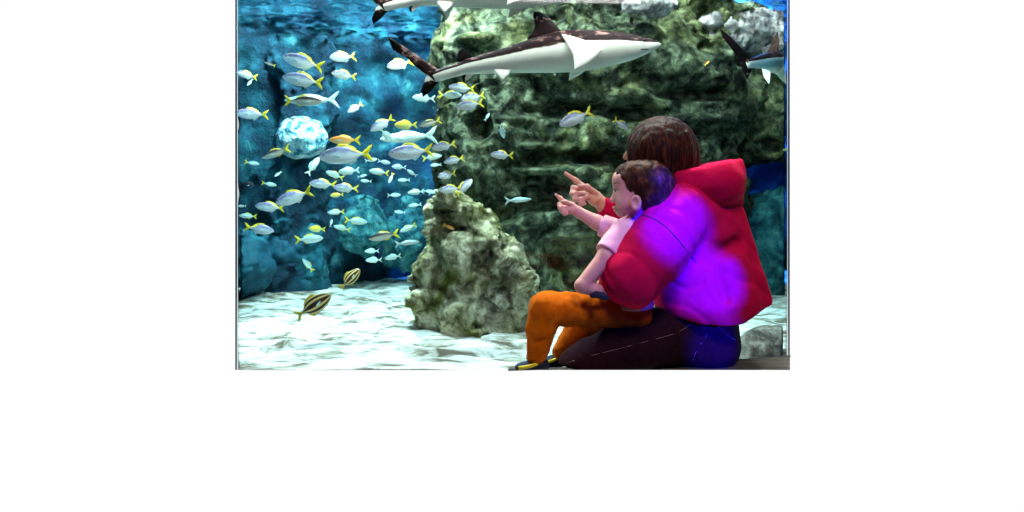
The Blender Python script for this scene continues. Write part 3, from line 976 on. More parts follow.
FISH = [
 ('Y', 303, 62, 40, 'L', -14, 3.05, 12, 'plump yellow-tailed fish, topmost of the three stacked at upper left'),
 ('Y', 303, 80, 39, 'L', -8, 3.0, 10, 'yellow-tailed fish with a bright white patch, middle of the three stacked at upper left'),
 ('D', 303, 101, 36, 'R', 0, 2.95, 8, 'dark-backed fish facing right, lowest of the three stacked at upper left'),
 ('L', 312, 100, 52, 'L', 2, 3.5, 10, 'long pale fish behind the dark-backed fish that faces right'),
 ('Y', 343, 57, 21, 'L', 14, 3.2, 45, 'upper of two short yellow-tailed fish right of the stacked three'),
 ('Y', 344, 75, 21, 'L', -5, 3.15, 35, 'lower of two short yellow-tailed fish right of the stacked three'),
 ('D', 270, 64, 10, 'L', -20, 3.3, 20, 'tiny dark and white fish alone near the upper left corner'),
 ('Y', 247, 75, 14, 'L', -10, 3.3, 50, 'yellow tail of a fish at the left edge, uppermost there'),
 ('S', 250, 82, 9, 'L', 60, 3.5, 20, 'small pale blue fish seen end-on beside the uppermost left-edge fish'),
 ('Y', 252, 114, 27, 'L', 0, 3.1, 30, 'yellow-tailed fish at the left edge, left of the white coral dome'),
 ('Y', 355, 108, 16, 'L', 38, 3.3, 30, 'short violet and white fish tilted steeply, right of the stacked three'),
 ('D', 291, 119, 8, 'R', 0, 3.3, 10, 'tiny brownish fish just above the white coral dome'),
 ('Y', 400, 64, 24, 'L', 24, 3.2, 40, 'round violet fish just left of the big shark tail'),
 ('Y', 462, 88, 26, 'L', -2, 2.95, 15, 'topmost yellow-tailed fish of the knot below the big shark'),
 ('P', 450, 95, 22, 'R', 4, 2.95, 25, 'cream fish at the left of the knot below the big shark'),
 ('Y', 470, 105, 27, 'L', 12, 2.85, 20, 'lowest yellow-tailed fish of the knot below the big shark'),
 ('Y', 473, 97, 24, 'L', 14, 3.0, 25, 'fish half hidden in the knot below the big shark, yellow tail raised'),
 ('S', 487, 117, 9, 'R', 60, 3.0, 20, 'tiny pale fish below the knot of fish by the rock wall'),
 ('S', 424, 98, 22, 'L', -3, 3.4, 15, 'pale fish just below the lower tip of the big shark tail'),
 ('D', 276, 153, 28, 'L', 20, 3.1, 10, 'dark-backed fish with raised yellow tail at lower left of the coral dome'),
 ('P', 252, 163, 13, 'R', -10, 3.6, 20, 'small pale fish with yellow tail near the left edge below the coral dome'),
 ('P', 269, 184, 13, 'R', -12, 3.6, 25, 'small pale fish with yellow tail to its left, below the dark-backed fish'),
 ('S', 278, 174, 8, 'L', 40, 3.7, 20, 'tiny pale fish directly below the dark-backed fish by the coral dome'),
 ('N', 246, 185, 15, 'R', 0, 3.5, 15, 'dark navy fish at the left edge'),
 ('Y', 294, 197, 37, 'L', 20, 3.05, 10, 'big white-sided yellow-tailed fish in the middle left, tail raised'),
 ('Y', 270, 207, 27, 'L', -6, 3.1, 12, 'white yellow-tailed fish just left of the big white-sided one'),
 ('Y', 323, 184, 26, 'L', -4, 3.25, 10, 'white fish facing left, above and right of the big white-sided one'),
 ('Y', 346, 188, 24, 'L', -4, 3.25, 12, 'white yellow-tailed fish directly behind another white fish in mid shoal'),
 ('G', 337, 195, 12, 'L', 5, 3.4, 20, 'small yellow fish beneath the pair of white fish in mid shoal'),
 ('P', 336, 212, 16, 'L', 3, 3.6, 15, 'pale fish with yellow tail, below the small yellow fish'),
 ('O', 345, 140, 30, 'L', 0, 3.1, 10, 'orange-yellow fish with a forked yellow tail, right of the coral dome'),
 ('Y', 346, 155, 52, 'L', 5, 3.05, 10, 'large pale violet fish just below the orange-yellow fish'),
 ('S', 349, 171, 20, 'L', 6, 3.3, 15, 'bright white fish below the large pale violet fish'),
 ('P', 335, 175, 16, 'L', -25, 3.35, 35, 'round pale fish with a drooping yellow tail, left of the bright white fish'),
 ('P', 379, 172, 19, 'L', -8, 3.3, 15, 'white fish with yellow tail, right of the bright white fish'),
 ('S', 384, 162, 12, 'R', -10, 3.6, 20, 'small pale teal fish above the white fish with yellow tail'),
 ('S', 313, 166, 20, 'R', 62, 3.4, 20, 'pale fish swimming steeply upward at the lower right of the coral dome'),
 ('Y', 259, 229, 28, 'R', -10, 3.2, 12, 'fish facing right with yellow tail, lowest large one near the left edge'),
 ('P', 248, 216, 16, 'L', -5, 3.4, 15, 'small pale fish with yellow tail at the left edge, above the one facing right'),
 ('S', 242, 206, 8, 'L', 0, 3.7, 10, 'tiny pale green fish touching the left edge'),
 ('G', 317, 229, 15, 'L', -5, 3.4, 20, 'bright yellow fish low in the left half of the shoal'),
 ('P', 309, 239, 27, 'R', 3, 3.3, 8, 'slim greenish fish facing right, just under the bright yellow fish'),
 ('S', 331, 223, 8, 'R', 80, 3.7, 10, 'tiny upright pale fish right of the bright yellow fish'),
 ('P', 342, 228, 16, 'L', -16, 3.6, 15, 'pale green fish slanting down to the right, low in mid shoal'),
 ('P', 356, 221, 21, 'R', -8, 3.6, 20, 'fish with a large yellow tail to its left, in front of the rounded blue boulder'),
 ('D', 384, 236, 30, 'L', 10, 3.2, 10, 'brown and white fish facing left, low and near the rock pillar'),
 ('Y', 382, 124, 26, 'L', 33, 3.1, 15, 'white-violet fish tilted with raised yellow tail, upper middle of the shoal'),
 ('G', 406, 125, 22, 'L', 2, 3.15, 15, 'deep yellow fish in the upper middle of the shoal'),
 ('S', 386, 135, 17, 'R', -50, 3.3, 25, 'pale fish nosing downward between the tilted fish and the long pale one'),
 ('L', 409, 137, 56, 'L', 5, 3.4, 10, 'long pale blue fish under the deep yellow fish'),
 ('D', 430, 123, 22, 'L', 18, 3.0, 15, 'dark-topped fish with yellow tail at the left edge of the rock wall'),
 ('Y', 411, 152, 44, 'L', 6, 2.95, 10, 'largest yellow-tailed fish of the middle shoal, below the long pale blue one'),
 ('Y', 444, 146, 24, 'L', 12, 3.0, 15, 'violet yellow-tailed fish overlapping the left edge of the rock wall'),
 ('Y', 454, 160, 20, 'L', 14, 3.0, 25, 'small fish with yellow-green tail against the rock wall, above the pillar'),
 ('Y', 447, 175, 17, 'L', 12, 3.0, 40, 'round little fish with yellow tail, directly above the pillar top'),
 ('P', 432, 157, 19, 'R', 10, 3.3, 15, 'pale fish facing right with yellow-green tail, left of the rock wall edge'),
 ('S', 436, 165, 11, 'L', 5, 3.6, 10, 'small pale fish just under the pale fish facing right'),
 ('P', 391, 178, 11, 'L', 70, 3.6, 20, 'little upright yellowish fish under the white fish with yellow tail'),
 ('S', 399, 167, 14, 'L', -5, 3.6, 10, 'pale teal fish below the largest yellow-tailed fish'),
 ('S', 412, 173, 11, 'L', -35, 3.6, 20, 'tiny slanting white fish right of the pale teal fish'),
 ('S', 416, 192, 16, 'L', 5, 3.5, 10, 'bright white oval fish left of the pillar top'),
 ('S', 434, 192, 12, 'R', 20, 3.6, 10, 'small pale fish between the white oval fish and the pillar'),
 ('S', 394, 195, 13, 'R', 2, 3.8, 10, 'faint teal fish above the rounded blue boulder'),
 ('S', 428, 191, 10, 'R', 0, 3.85, 10, 'faint pale fish behind the small pale fish near the pillar'),
 ('Y', 451, 189, 22, 'L', 8, 2.95, 25, 'striped-looking silver fish touching the left of the pillar top, yellow tail'),
 ('Y', 464, 187, 22, 'R', 44, 2.92, 20, 'silver fish rising steeply at the right of the pillar top'),
 ('Y', 502, 155, 23, 'L', -3, 2.9, 12, 'white fish with yellow tail alone in front of the rock wall'),
 ('Y', 576, 118, 37, 'L', 24, 2.75, 8, 'silver fish with a raised yellow tail, alone below the belly of the big shark'),
 ('Y', 621, 124, 18, 'R', -32, 2.75, 20, 'fish half hidden by the dark hair of the woman, yellow tail showing'),
 ('S', 502, 131, 15, 'R', -72, 3.0, 20, 'thin bluish fish pointing down the rock wall'),
 ('L', 518, 200, 27, 'R', 4, 3.0, 8, 'slender whitish fish level with the pointing hands, on the dark rock'),
 ('L', 407, 243, 24, 'R', 6, 3.1, 10, 'slender grey-white fish poking out left of the pillar'),
 ('S', 393, 257, 16, 'L', 10, 3.3, 10, 'pale fish low beside the pillar, right of two others'),
 ('S', 374, 260, 16, 'L', 0, 3.4, 10, 'pale green fish lowest of the three beside the pillar'),
 ('S', 372, 251, 14, 'L', 0, 3.5, 10, 'pale fish just above the lowest pale green one'),
 ('P', 408, 228, 17, 'L', 24, 3.4, 15, 'yellow-green fish with raised tail beside the pillar'),
 ('P', 308, 265, 16, 'L', -58, 3.4, 20, 'pale fish diving steeply near the sand at the left'),
 ('O', 449, 227, 12, 'R', -25, 2.86, 15, 'orange fish resting on the pillar ledge'),
 ('O', 707, 63, 8, 'R', 40, 3.3, 20, 'tiny orange fish on the rock wall left of the right-hand shark tail'),
 ('G', 786, 150, 7, 'L', 0, 3.3, 20, 'tiny yellow fish at the right edge above the blue gap'),
 ('T', 313, 306, 40, 'R', 32, 2.85, 8, 'larger striped fish, lower one above the white sand'),
 ('T', 350, 279, 26, 'R', 46, 3.1, 12, 'smaller striped fish, upper one above the white sand'),
 ('S', 366, 181, 11, 'L', -5, 3.75, 10, 'faint small pale fish between the white pair and the yellow-tailed white fish'),
 ('S', 371, 160, 12, 'R', 10, 3.7, 10, 'faint pale fish behind the tail of the large pale violet fish'),
 ('S', 404, 180, 12, 'L', 0, 3.8, 10, 'faint teal fish under the tiny slanting white fish'),
 ('S', 362, 176, 9, 'R', 15, 3.8, 10, 'faintest little fish in mid shoal, left of the white fish with yellow tail'),
 ('S', 415, 205, 13, 'L', 5, 3.85, 10, 'faint teal fish under the bright white oval fish'),
 ('S', 400, 212, 11, 'L', -8, 3.85, 10, 'faint teal fish between the two blue boulders'),
]
for row in FISH: fish(*row)

# ================================================================== LEDGE IN FRONT OF THE GLASS
m_ledge = mat_noise('dark_weathered_wood', [(0.3, (26, 24, 20)), (0.5, (66, 62, 50)), (0.7, (110, 104, 84))], 5, 0.6, 40, 0.3, 0.004, (1, 7, 7))
m_rim = mat_plain('black_rubber', (14, 13, 13), 0.5)
LZ = 1 - 185 / F * 1.88                   # top of the ledge


def onledge(px, py):
    Y = (1 - LZ) * F / (py - 185.0)
    return P(px, py, Y)


FAR = [(508, 369.2), (560, 367.6), (640, 364), (735, 360), (790, 355.6)]
far = [onledge(*q) for q in FAR]
near = [P(q[0], 370, 1.88) for q in FAR]
low = [np.array([q[0] * 2.44 / q[1], 2.44, 1 - 0.3075 * 2.44]) for q in near]
n = len(FAR)
V = far + near + low
Fc = []
for i in range(n - 1):
    Fc += [(n+i, n+i+1, i+1, i), (i, i+1, 2*n+i+1, 2*n+i), (n+i, 2*n+i, 2*n+i+1, n+i+1)]
Fc += [(0, 2*n, n), (n-1, 2*n-1, 3*n-1)]
o = link('trim_1', mesh('ledge', V, Fc, smooth=False), m_ledge)
tag(o, 'dark wooden ledge along the foot of the glass', 'ledge', kind='structure')
o = link('trim_2', tube_mesh('ledge_rim', [q + [0, 0.0, -0.002] for q in far], 0.0035), m_rim)
tag(o, 'black edging strip along the back of the ledge', 'trim', kind='structure')

# ================================================================== PEOPLE
m_skin = mat_plain('skin', (206, 148, 128), 0.5, sss=0.15)
m_skin_c = mat_plain('child_skin', (214, 156, 140), 0.5, sss=0.15)
m_hoodie = mat_noise('crimson_fleece', [(0.3, (190, 10, 62)), (0.7, (200, 12, 68))], 60, 0.9, 300, 0.25, 0.002, spec=0.06)
m_seam_fold = mat_plain('dark_red_seam_fold', (84, 4, 30), 0.9)
m_jeans = mat_noise('dark_denim', [(0.3, (30, 12, 18)), (0.7, (44, 20, 28))], 70, 0.9, 400, 0.3, 0.002, spec=0.06)
m_stitch = mat_plain('pale_stitching', (120, 92, 88), 0.8)
m_orange = mat_noise('orange_cotton', [(0.3, (196, 92, 6)), (0.7, (222, 112, 12))], 40, 0.9, 300, 0.25, 0.002, spec=0.08)
m_pink = mat_noise('pale_pink_cotton', [(0.3, (236, 170, 190)), (0.7, (246, 190, 206))], 40, 0.9, 300, 0.2, 0.002)
m_navy = mat_plain('navy_cloth', (18, 22, 52), 0.8)


def hair_mat(name, a, b_, c, sc):
    m, nt, b = new_mat(name)
    v = coords(nt, sc)
    n = noise(nt, 14, 5, 0.6, v)
    r = ramp(nt, [(0.32, a), (0.52, b_), (0.72, c)], n.outputs['Fac'])
    nt.links.new(r.outputs['Color'], b.inputs['Base Color'])
    b.inputs['Roughness'].default_value = 0.5
    b.inputs['Specular IOR Level'].default_value = 0.06
    bump(nt, b, n.outputs['Fac'], 0.6, 0.004)
    return m


m_hair = hair_mat('dark_brown_hair', (18, 7, 6), (44, 19, 13), (86, 42, 24), (9, 9, 0.7))
m_hair_c = hair_mat('brown_hair', (26, 13, 10), (58, 32, 20), (104, 62, 36), (4, 4, 2))

GROUND = lambda p: np.maximum(1 - 0.3075 * p[:, 1], np.where(p[:, 1] > 1.87, LZ + 0.001 - np.maximum(0, p[:, 1] - 2.05) * 0.3, -1)) - p[:, 2]

# ---- the woman
def f_hoodie(p):
    q = p.copy(); q[:, 1] = 2.03 + (p[:, 1] - 2.03) / 1.12
    d = cone(q, P(699, 214, 2.03), P(707, 296, 2.03), 0.128, 0.180)
    d = smin(d, cone(p, P(712, 215, 2.03), P(752, 304, 2.03), 0.115, 0.125), 0.03)
    d = smin(d, cone(p, P(688, 206, 1.98), P(674, 220, 1.93), 0.09, 0.09), 0.05)
    arm = chain(p, [P(682, 214, 1.92), P(655, 249, 1.875), P(630, 276, 1.85)], [0.098, 0.102, 0.094], 0.02)
    arm = smin(arm, cone(p, P(632, 278, 1.85), P(613, 284, 1.875), 0.088, 0.045), 0.03)
    d = smin(d, arm, 0.028)
    d = smin(d, chain(p, [P(668, 205, 2.17), P(634, 213, 2.24), P(606, 208, 2.19)], [0.085, 0.062, 0.042], 0.02), 0.03)
    # folds
    s = np.clip((p[:, 2] - 0.55) * 4, 0, 1)
    u = np.stack([p[:, 0] * 0.7 + p[:, 2] * 0.7, p[:, 1], p[:, 2] * 0.7 - p[:, 0] * 0.7], 1)
    d = d + 0.009 * pn(p * [10, 10, 6] + 3.3, 61) + 0.004 * pn(p * [24, 24, 14], 62)
    d = d + 0.022 * np.clip(0.22 - np.abs(pn(u * [13, 9, 4.5] + 1.7, 64)), 0, 1)
    for a, b_, r in ((P(697, 262, 1.80), P(655, 304, 1.80), .012), (P(738, 244, 1.90), P(690, 268, 1.82), .013), (P(712, 248, 1.86), P(725, 300, 1.85), .008)):
        d = smax(d, -cone(p, a, b_, r * 1.6, r * .7), 0.034)
    A = P(738, 203, 2.0); t_ = P(765, 304, 2.0) - A; nr = np.array([-t_[2], 0, t_[0]]); nr /= np.linalg.norm(nr)
    nr = nr if nr[0] > 0 else -nr
    d = smax(d, (p - A) @ nr, 0.014)
    xs = np.array([q_[0] for q_ in HEM]); zs = np.array([q_[2] for q_ in HEM])
    d = smax(d, (np.interp(p[:, 0], xs, zs) - p[:, 2]) * 0.95, 0.012)
    wr = P(601, 206, 2.185) - P(618, 211, 2.21); wr = wr / np.linalg.norm(wr)
    d = np.where(p[:, 1] > 2.1, np.maximum(d, (p - P(601, 206, 2.185)) @ wr), d)
    return d


HEM = [P(590, 316, 2.0), P(625, 308, 2.0), P(650, 310, 2.0), P(690, 315, 2.0), P(728, 315, 2.0), P(766, 297, 2.0), P(800, 282, 2.0)]


def f_hood(p):
    d = ell(p, P(712, 186, 1.99), (0.112, 0.125, 0.085))
    d = smin(d, cone(p, P(690, 180, 1.94), P(722, 180, 1.90), 0.055, 0.06), 0.04)
    d = smin(d, cone(p, P(722, 172, 1.98), P(737, 168, 2.0), 0.07, 0.055), 0.04)
    d = smin(d, cone(p, P(736, 172, 1.98), P(739, 200, 1.98), 0.06, 0.04), 0.03)
    A = P(676, 171, 2.0); B = P(742, 157.5, 2.0)
    t = B - A; nrm = np.array([-t[2], 0, t[0]]); nrm /= np.linalg.norm(nrm)
    if nrm[2] < 0: nrm = -nrm
    d = smax(d, (p - A) @ nrm, 0.008)
    d = smax(d, p[:, 0] - P(737, 180, 2.0)[0], 0.012)
    d = d + 0.006 * pn(p * [14, 14, 22], 66)
    return d


def f_jeans(p):
    d = ell(p, P(702, 342, 2.03), (0.118, 0.15, 0.115))
    d = smin(d, chain(p, [P(692, 337, 2.0), P(632, 347, 1.955), P(584, 367, 1.95)], [0.110, 0.094, 0.074], 0.03), 0.04)
    d = smin(d, cone(p, P(590, 364, 1.95), P(575, 371, 1.95), 0.07, 0.058), 0.03)
    d = smin(d, cone(p, P(692, 350, 2.10), P(610, 368, 2.12), 0.09, 0.06), 0.03)
    d = smin(d, cone(p, P(590, 372, 2.05), P(690, 372, 2.08), 0.05, 0.045), 0.03)
    d = smin(d, ell(p, P(704, 318, 2.03), (0.1, 0.12, 0.08)), 0.04)
    d = smin(d, ell(p, P(668, 326, 2.0), (0.09, 0.1, 0.06)), 0.04)
    d = d + 0.004 * pn(p * [16, 16, 16], 71)
    return smax(d, GROUND(p), 0.006)


def f_woman(p):
    d = ell(p, P(657, 156, 2.06), (0.088, 0.075, 0.10))
    d = smin(d, ell(p, P(646, 168, 2.08), (0.066, 0.062, 0.085)), 0.03)
    d = smin(d, cone(p, P(629, 150, 2.10), P(625.5, 157, 2.105), 0.007, 0.010), 0.008)
    d = smin(d, ell(p, P(630, 168, 2.10), (0.012, 0.02, 0.007)), 0.008)
    d = smin(d, ell(p, P(630.5, 173, 2.10), (0.012, 0.02, 0.007)), 0.008)
    d = smin(d, ell(p, P(636, 184, 2.09), (0.02, 0.022, 0.018)), 0.02)
    d = smin(d, cone(p, P(664, 180, 2.06), P(680, 208, 2.04), 0.05, 0.055), 0.03)
    d = smin(d, cone(p, P(692, 220, 2.04), P(704, 325, 2.03), 0.075, 0.085), 0.04)
    d = smin(d, chain(p, [P(684, 214, 1.95), P(655, 249, 1.88), P(632, 276, 1.86), P(607, 285, 1.90)], [0.05, 0.042, 0.036, 0.024], 0.01), 0.02)
    d = smin(d, cone(p, P(607, 285, 1.90), P(601, 285, 1.925), 0.022, 0.016), 0.01)
    for k in range(4):
        d = smin(d, chain(p, [P(601, 282 + 2.6 * k, 1.93), P(600, 282 + 2.6 * k, 1.96), P(603, 283 + 2.6 * k, 1.985)], [0.0075, 0.007, 0.006]), 0.004)
    d = smin(d, chain(p, [P(604, 281, 1.915), P(601, 277, 1.94), P(602, 276, 1.96)], [0.009, 0.008, 0.007]), 0.004)
    # far arm, pointing
    d = smin(d, chain(p, [P(672, 206, 2.15), P(636, 213, 2.24), P(604, 206, 2.19)], [0.05, 0.04, 0.027], 0.01), 0.02)
    d = smin(d, cone(p, P(604, 206, 2.19), P(595, 198, 2.185), 0.026, 0.025), 0.01)
    d = smin(d, chain(p, [P(595, 197, 2.19), P(586, 189, 2.20)], [0.024, 0.016]), 0.008)
    d = smin(d, chain(p, [P(594, 200, 2.17), P(587, 196, 2.165)], [0.022, 0.013]), 0.008)
    d = smin(d, chain(p, [P(585.5, 187.5, 2.205), P(575.5, 180.5, 2.21), P(565.5, 173.2, 2.205)], [0.0105, 0.0090, 0.0068]), 0.003)
    d = smin(d, chain(p, [P(583.5, 189.5, 2.19), P(573.5, 188, 2.175), P(572.0, 194.0, 2.16), P(577, 196, 2.165)], [0.0105, 0.0095, 0.0085, 0.0075]), 0.002)
    d = smin(d, chain(p, [P(584.5, 193.5, 2.17), P(575.5, 194.0, 2.15), P(575.0, 199.5, 2.14), P(580, 200.5, 2.15)], [0.0100, 0.0090, 0.0080, 0.0070]), 0.002)
    d = smin(d, chain(p, [P(587.5, 197.5, 2.15), P(580.5, 199.5, 2.135), P(580.5, 204, 2.13), P(585, 204, 2.14)], [0.0090, 0.0080, 0.0070, 0.0062]), 0.002)
    d = smin(d, chain(p, [P(595, 193, 2.165), P(587, 187, 2.15), P(579.5, 186, 2.155)], [0.0120, 0.0100, 0.0078]), 0.003)
    # legs, folded on the ledge
    d = smin(d, cone(p, P(692, 340, 2.0), P(592, 364, 1.955), 0.075, 0.045), 0.03)
    d = smin(d, cone(p, P(692, 348, 2.10), P(612, 364, 2.12), 0.065, 0.045), 0.03)
    d = smin(d, cone(p, P(592, 366, 2.04), P(690, 366, 2.07), 0.035, 0.03), 0.02)
    return smax(d, GROUND(p) + 0.012, 0.006)


def f_hair(p):
    d = ell(p, P(662, 155, 2.05), (0.124, 0.118, 0.133))
    col_ = cone(p, P(660, 158, 2.05), P(664, 196, 2.05), 0.116, 0.105)
    d = smin(d, col_, 0.03)
    d = smax(d, P(626.5, 150, 2.05)[0] - p[:, 0] - 0.02 * np.clip((p[:, 2] - 1.17) * 10, 0, 1), 0.008)
    d = smax(d, -ell(p, P(622, 168, 2.13), (0.075, 0.085, 0.11)), 0.015)
    d = d + 0.0035 * pn(p * [60, 60, 5], 77) + 0.002 * pn(p * [130, 130, 8], 78)
    return smax(d, P(660, 204, 2.05)[2] - p[:, 2], 0.01)


woman = sdf_obj('person', f_woman, (0.10, 1.74, 0.38), (0.80, 2.34, 1.22), 0.0034, m_skin)
tag(woman, 'woman in a crimson hooded sweatshirt crouching with a child, her far arm pointing', 'person')
sdf_obj('hair', f_hair, (0.33, 1.86, 0.88), (0.68, 2.24, 1.27), 0.0035, m_hair, woman)
hoodie = sdf_obj('hooded_sweatshirt', f_hoodie, (0.22, 1.68, 0.48), (0.92, 2.38, 1.06), 0.0045, m_hoodie, woman)
hood = sdf_obj('hood', f_hood, (0.48, 1.78, 0.86), (0.82, 2.16, 1.14), 0.004, m_hoodie, hoodie)
jeans = sdf_obj('jeans', f_jeans, (0.08, 1.82, 0.36), (0.82, 2.26, 0.66), 0.004, m_jeans, woman)


def on(f, path, r, name, mat, parent, m=5, off=0.0):
    path = catmull(path, m)
    pts_ = []
    for q in path:
        h_, nn = hit(f, q[0], q[1])
        pts_.append(h_ + nn * off)
    return link(name, tube_mesh(name, pts_, r, 6), mat, parent)


on(f_hoodie, [(640, 214), (654, 219), (668, 229), (682, 245), (696, 263)], 0.0026, 'shoulder_seam', m_seam_fold, hoodie)
on(f_hoodie, [(682, 182), (694, 180), (708, 184), (720, 193), (731, 200), (742, 206)], 0.0032, 'hood_fold_shade', m_seam_fold, hoodie)  # dark tube draws the shade of the fold under the hood
on(f_jeans, [(566, 363), (590, 356), (618, 349), (648, 341), (676, 333), (694, 322)], 0.0012, 'side_seam', m_stitch, jeans)
on(f_jeans, [(714, 322), (722, 330), (730, 337), (736, 340)], 0.0010, 'pocket_seam', m_stitch, jeans)
on(f_jeans, [(713, 324), (706, 336), (698, 348), (692, 362)], 0.0010, 'back_seam', m_stitch, jeans)

# ---- the child
def f_child(p):
    d = ell(p, P(646, 187, 1.93), (0.080, 0.068, 0.076))
    d = smin(d, ell(p, P(633, 191, 1.93), (0.064, 0.058, 0.074)), 0.02)
    d = smin(d, ell(p, P(625, 203, 1.905), (0.026, 0.026, 0.026)), 0.02)
    d = smin(d, ell(p, P(625, 203, 1.955), (0.026, 0.026, 0.026)), 0.02)
    d = smin(d, ell(p, P(621.5, 212, 1.93), (0.019, 0.022, 0.016)), 0.015)
    d = smin(d, ell(p, P(622, 179, 1.93), (0.030, 0.045, 0.03)), 0.02)
    d = smin(d, cone(p, P(615.5, 193, 1.93), P(612.3, 200, 1.93), 0.0055, 0.0085), 0.008)
    d = smin(d, ell(p, P(615.0, 207.2, 1.93), (0.0085, 0.015, 0.0050)), 0.005)
    d = smin(d, ell(p, P(615.8, 210.4, 1.93), (0.0080, 0.013, 0.0048)), 0.005)
    d = smax(d, -ell(p, P(613.2, 190.5, 1.902), (0.010, 0.012, 0.008)), 0.01)
    d = smax(d, -ell(p, P(613.2, 190.5, 1.958), (0.010, 0.012, 0.008)), 0.01)
    for Y_ in (1.858, 2.002):                                          # ears
        e = ell(p, P(636, 203, Y_), (0.0175, 0.011, 0.026))
        sgn = -1 if Y_ < 1.9 else 1
        e = smax(e, -ell(p, P(634.5, 202.5, Y_) + [0, sgn * 0.010, 0], (0.010, 0.009, 0.016)), 0.004)
        d = smin(d, e, 0.006)
    d = smin(d, cone(p, P(643, 210, 1.94), P(638, 232, 1.965), 0.036, 0.04), 0.02)
    d = smin(d, cone(p, P(630, 240, 1.97), P(632, 305, 1.97), 0.056, 0.055), 0.03)
    # near arm: elbow on the thigh, forearm across the lap
    d = smin(d, chain(p, [P(624, 234, 1.905), P(606, 257, 1.855), P(582, 285.5, 1.83)], [0.034, 0.028, 0.022], 0.01), 0.02)
    d = smin(d, chain(p, [P(582, 286, 1.83), P(594, 290, 1.835), P(606, 291, 1.85)], [0.022, 0.019, 0.015], 0.01), 0.008)
    d = smin(d, cone(p, P(606, 291, 1.85), P(612, 291, 1.865), 0.015, 0.012), 0.006)
    for k in range(4):
        d = smin(d, chain(p, [P(613, 288.5 + 1.7 * k, 1.868), P(617, 288.5 + 1.7 * k, 1.882), P(618, 290 + 1.5 * k, 1.892)], [0.0052, 0.005, 0.0045]), 0.002)
    d = smin(d, chain(p, [P(608, 288, 1.86), P(611, 285.5, 1.875), P(614, 285, 1.885)], [0.006, 0.0055, 0.005]), 0.003)
    # far arm, pointing
    d = smin(d, chain(p, [P(616, 231, 2.01), P(597, 222.5, 2.03), P(578, 212, 2.03)], [0.032, 0.025, 0.0175], 0.01), 0.015)
    d = smin(d, cone(p, P(578, 212, 2.03), P(571, 208, 2.025), 0.0175, 0.019), 0.008)
    d = smin(d, chain(p, [P(571, 206.5, 2.03), P(565.5, 202.5, 2.035)], [0.017, 0.010]), 0.005)
    d = smin(d, chain(p, [P(570.5, 210, 2.015), P(566.5, 208.5, 2.01)], [0.015, 0.009]), 0.005)
    d = smin(d, chain(p, [P(565.5, 202, 2.04), P(560.5, 198.5, 2.045), P(555.8, 194.6, 2.04)], [0.0070, 0.0060, 0.0047]), 0.002)
    d = smin(d, chain(p, [P(564.5, 204, 2.03), P(559.2, 204.2, 2.02), P(559.8, 207.6, 2.01), P(562.5, 208, 2.015)], [0.0068, 0.0060, 0.0055, 0.005]), 0.0015)
    d = smin(d, chain(p, [P(565.5, 207, 2.015), P(560.8, 208.0, 2.005), P(561.5, 211.2, 2.0), P(564.5, 211.2, 2.005)], [0.0064, 0.0057, 0.0052, 0.0047]), 0.0015)
    d = smin(d, chain(p, [P(567, 209.8, 2.005), P(563.6, 211.4, 1.995), P(564.5, 214, 1.99), P(567, 213.5, 1.995)], [0.0058, 0.0052, 0.0047, 0.0043]), 0.0015)
    d = smin(d, chain(p, [P(571, 204.5, 2.01), P(566, 202.4, 2.00), P(561.6, 201.8, 2.005)], [0.0078, 0.0065, 0.0052]), 0.002)
    # legs
    d = smin(d, chain(p, [P(630, 308, 1.955), P(546, 310, 1.88), P(538, 358, 1.88)], [0.045, 0.034, 0.022], 0.01), 0.02)
    d = smin(d, chain(p, [P(632, 310, 2.03), P(584, 320, 2.13), P(562, 354, 2.13)], [0.045, 0.034, 0.022], 0.01), 0.02)
    return smax(d, 0.004 + 1 - 0.3075 * p[:, 1] - p[:, 2], 0.004)


def f_chair_hair(p):
    d = ell(p, P(647.5, 187, 1.93), (0.089, 0.077, 0.087))
    d = smin(d, ell(p, P(655, 198, 1.93), (0.06, 0.066, 0.06)), 0.03)
    d = smin(d, ell(p, P(633, 182, 1.93), (0.068, 0.066, 0.066)), 0.02)
    pyv = 185 - (p[:, 2] - 1) / 1.9 * F
    xl = np.interp(pyv, [150, 160, 168, 174, 180, 188, 195, 203, 212, 222], [604, 608, 612, 616.5, 622, 626, 629, 637, 643, 648])
    d = smax(d, ((xl - 512.5) / F * 1.9 - p[:, 0]) * 0.8, 0.008)
    d = d + 0.0035 * pn(p * [40, 40, 22], 83) + 0.003 * pn(p * [90, 90, 40], 84)
    return smax(d, P(655, 221, 1.9)[2] - p[:, 2], 0.01)


def f_shirt(p):
    d = cone(p, P(631, 240, 1.97), P(629, 306, 1.955), 0.068, 0.080)
    d = smin(d, cone(p, P(634, 230, 1.96), P(626, 236, 1.92), 0.05, 0.05), 0.03)
    s = cone(p, P(626, 234, 1.90), P(606, 257, 1.86), 0.048, 0.046)
    ax = P(606, 257, 1.86) - P(626, 234, 1.90); ax /= np.linalg.norm(ax)
    s = np.maximum(s, (p - P(608, 254, 1.86)) @ ax)
    d = smin(d, s, 0.02)
    s = cone(p, P(616, 231, 2.01), P(598, 224, 2.03), 0.042, 0.037)
    ax = P(598, 224, 2.03) - P(616, 231, 2.01); ax /= np.linalg.norm(ax)
    s = np.maximum(s, (p - P(601, 225, 2.03)) @ ax)
    d = smin(d, s, 0.015)
    d = smax(d, -cone(p, P(645, 205, 1.935), P(640, 228, 1.95), 0.05, 0.042), 0.006)
    d = d + 0.004 * pn(p * [26, 26, 18], 86)
    return smax(d, P(630, 310, 1.9)[2] - p[:, 2], 0.006)


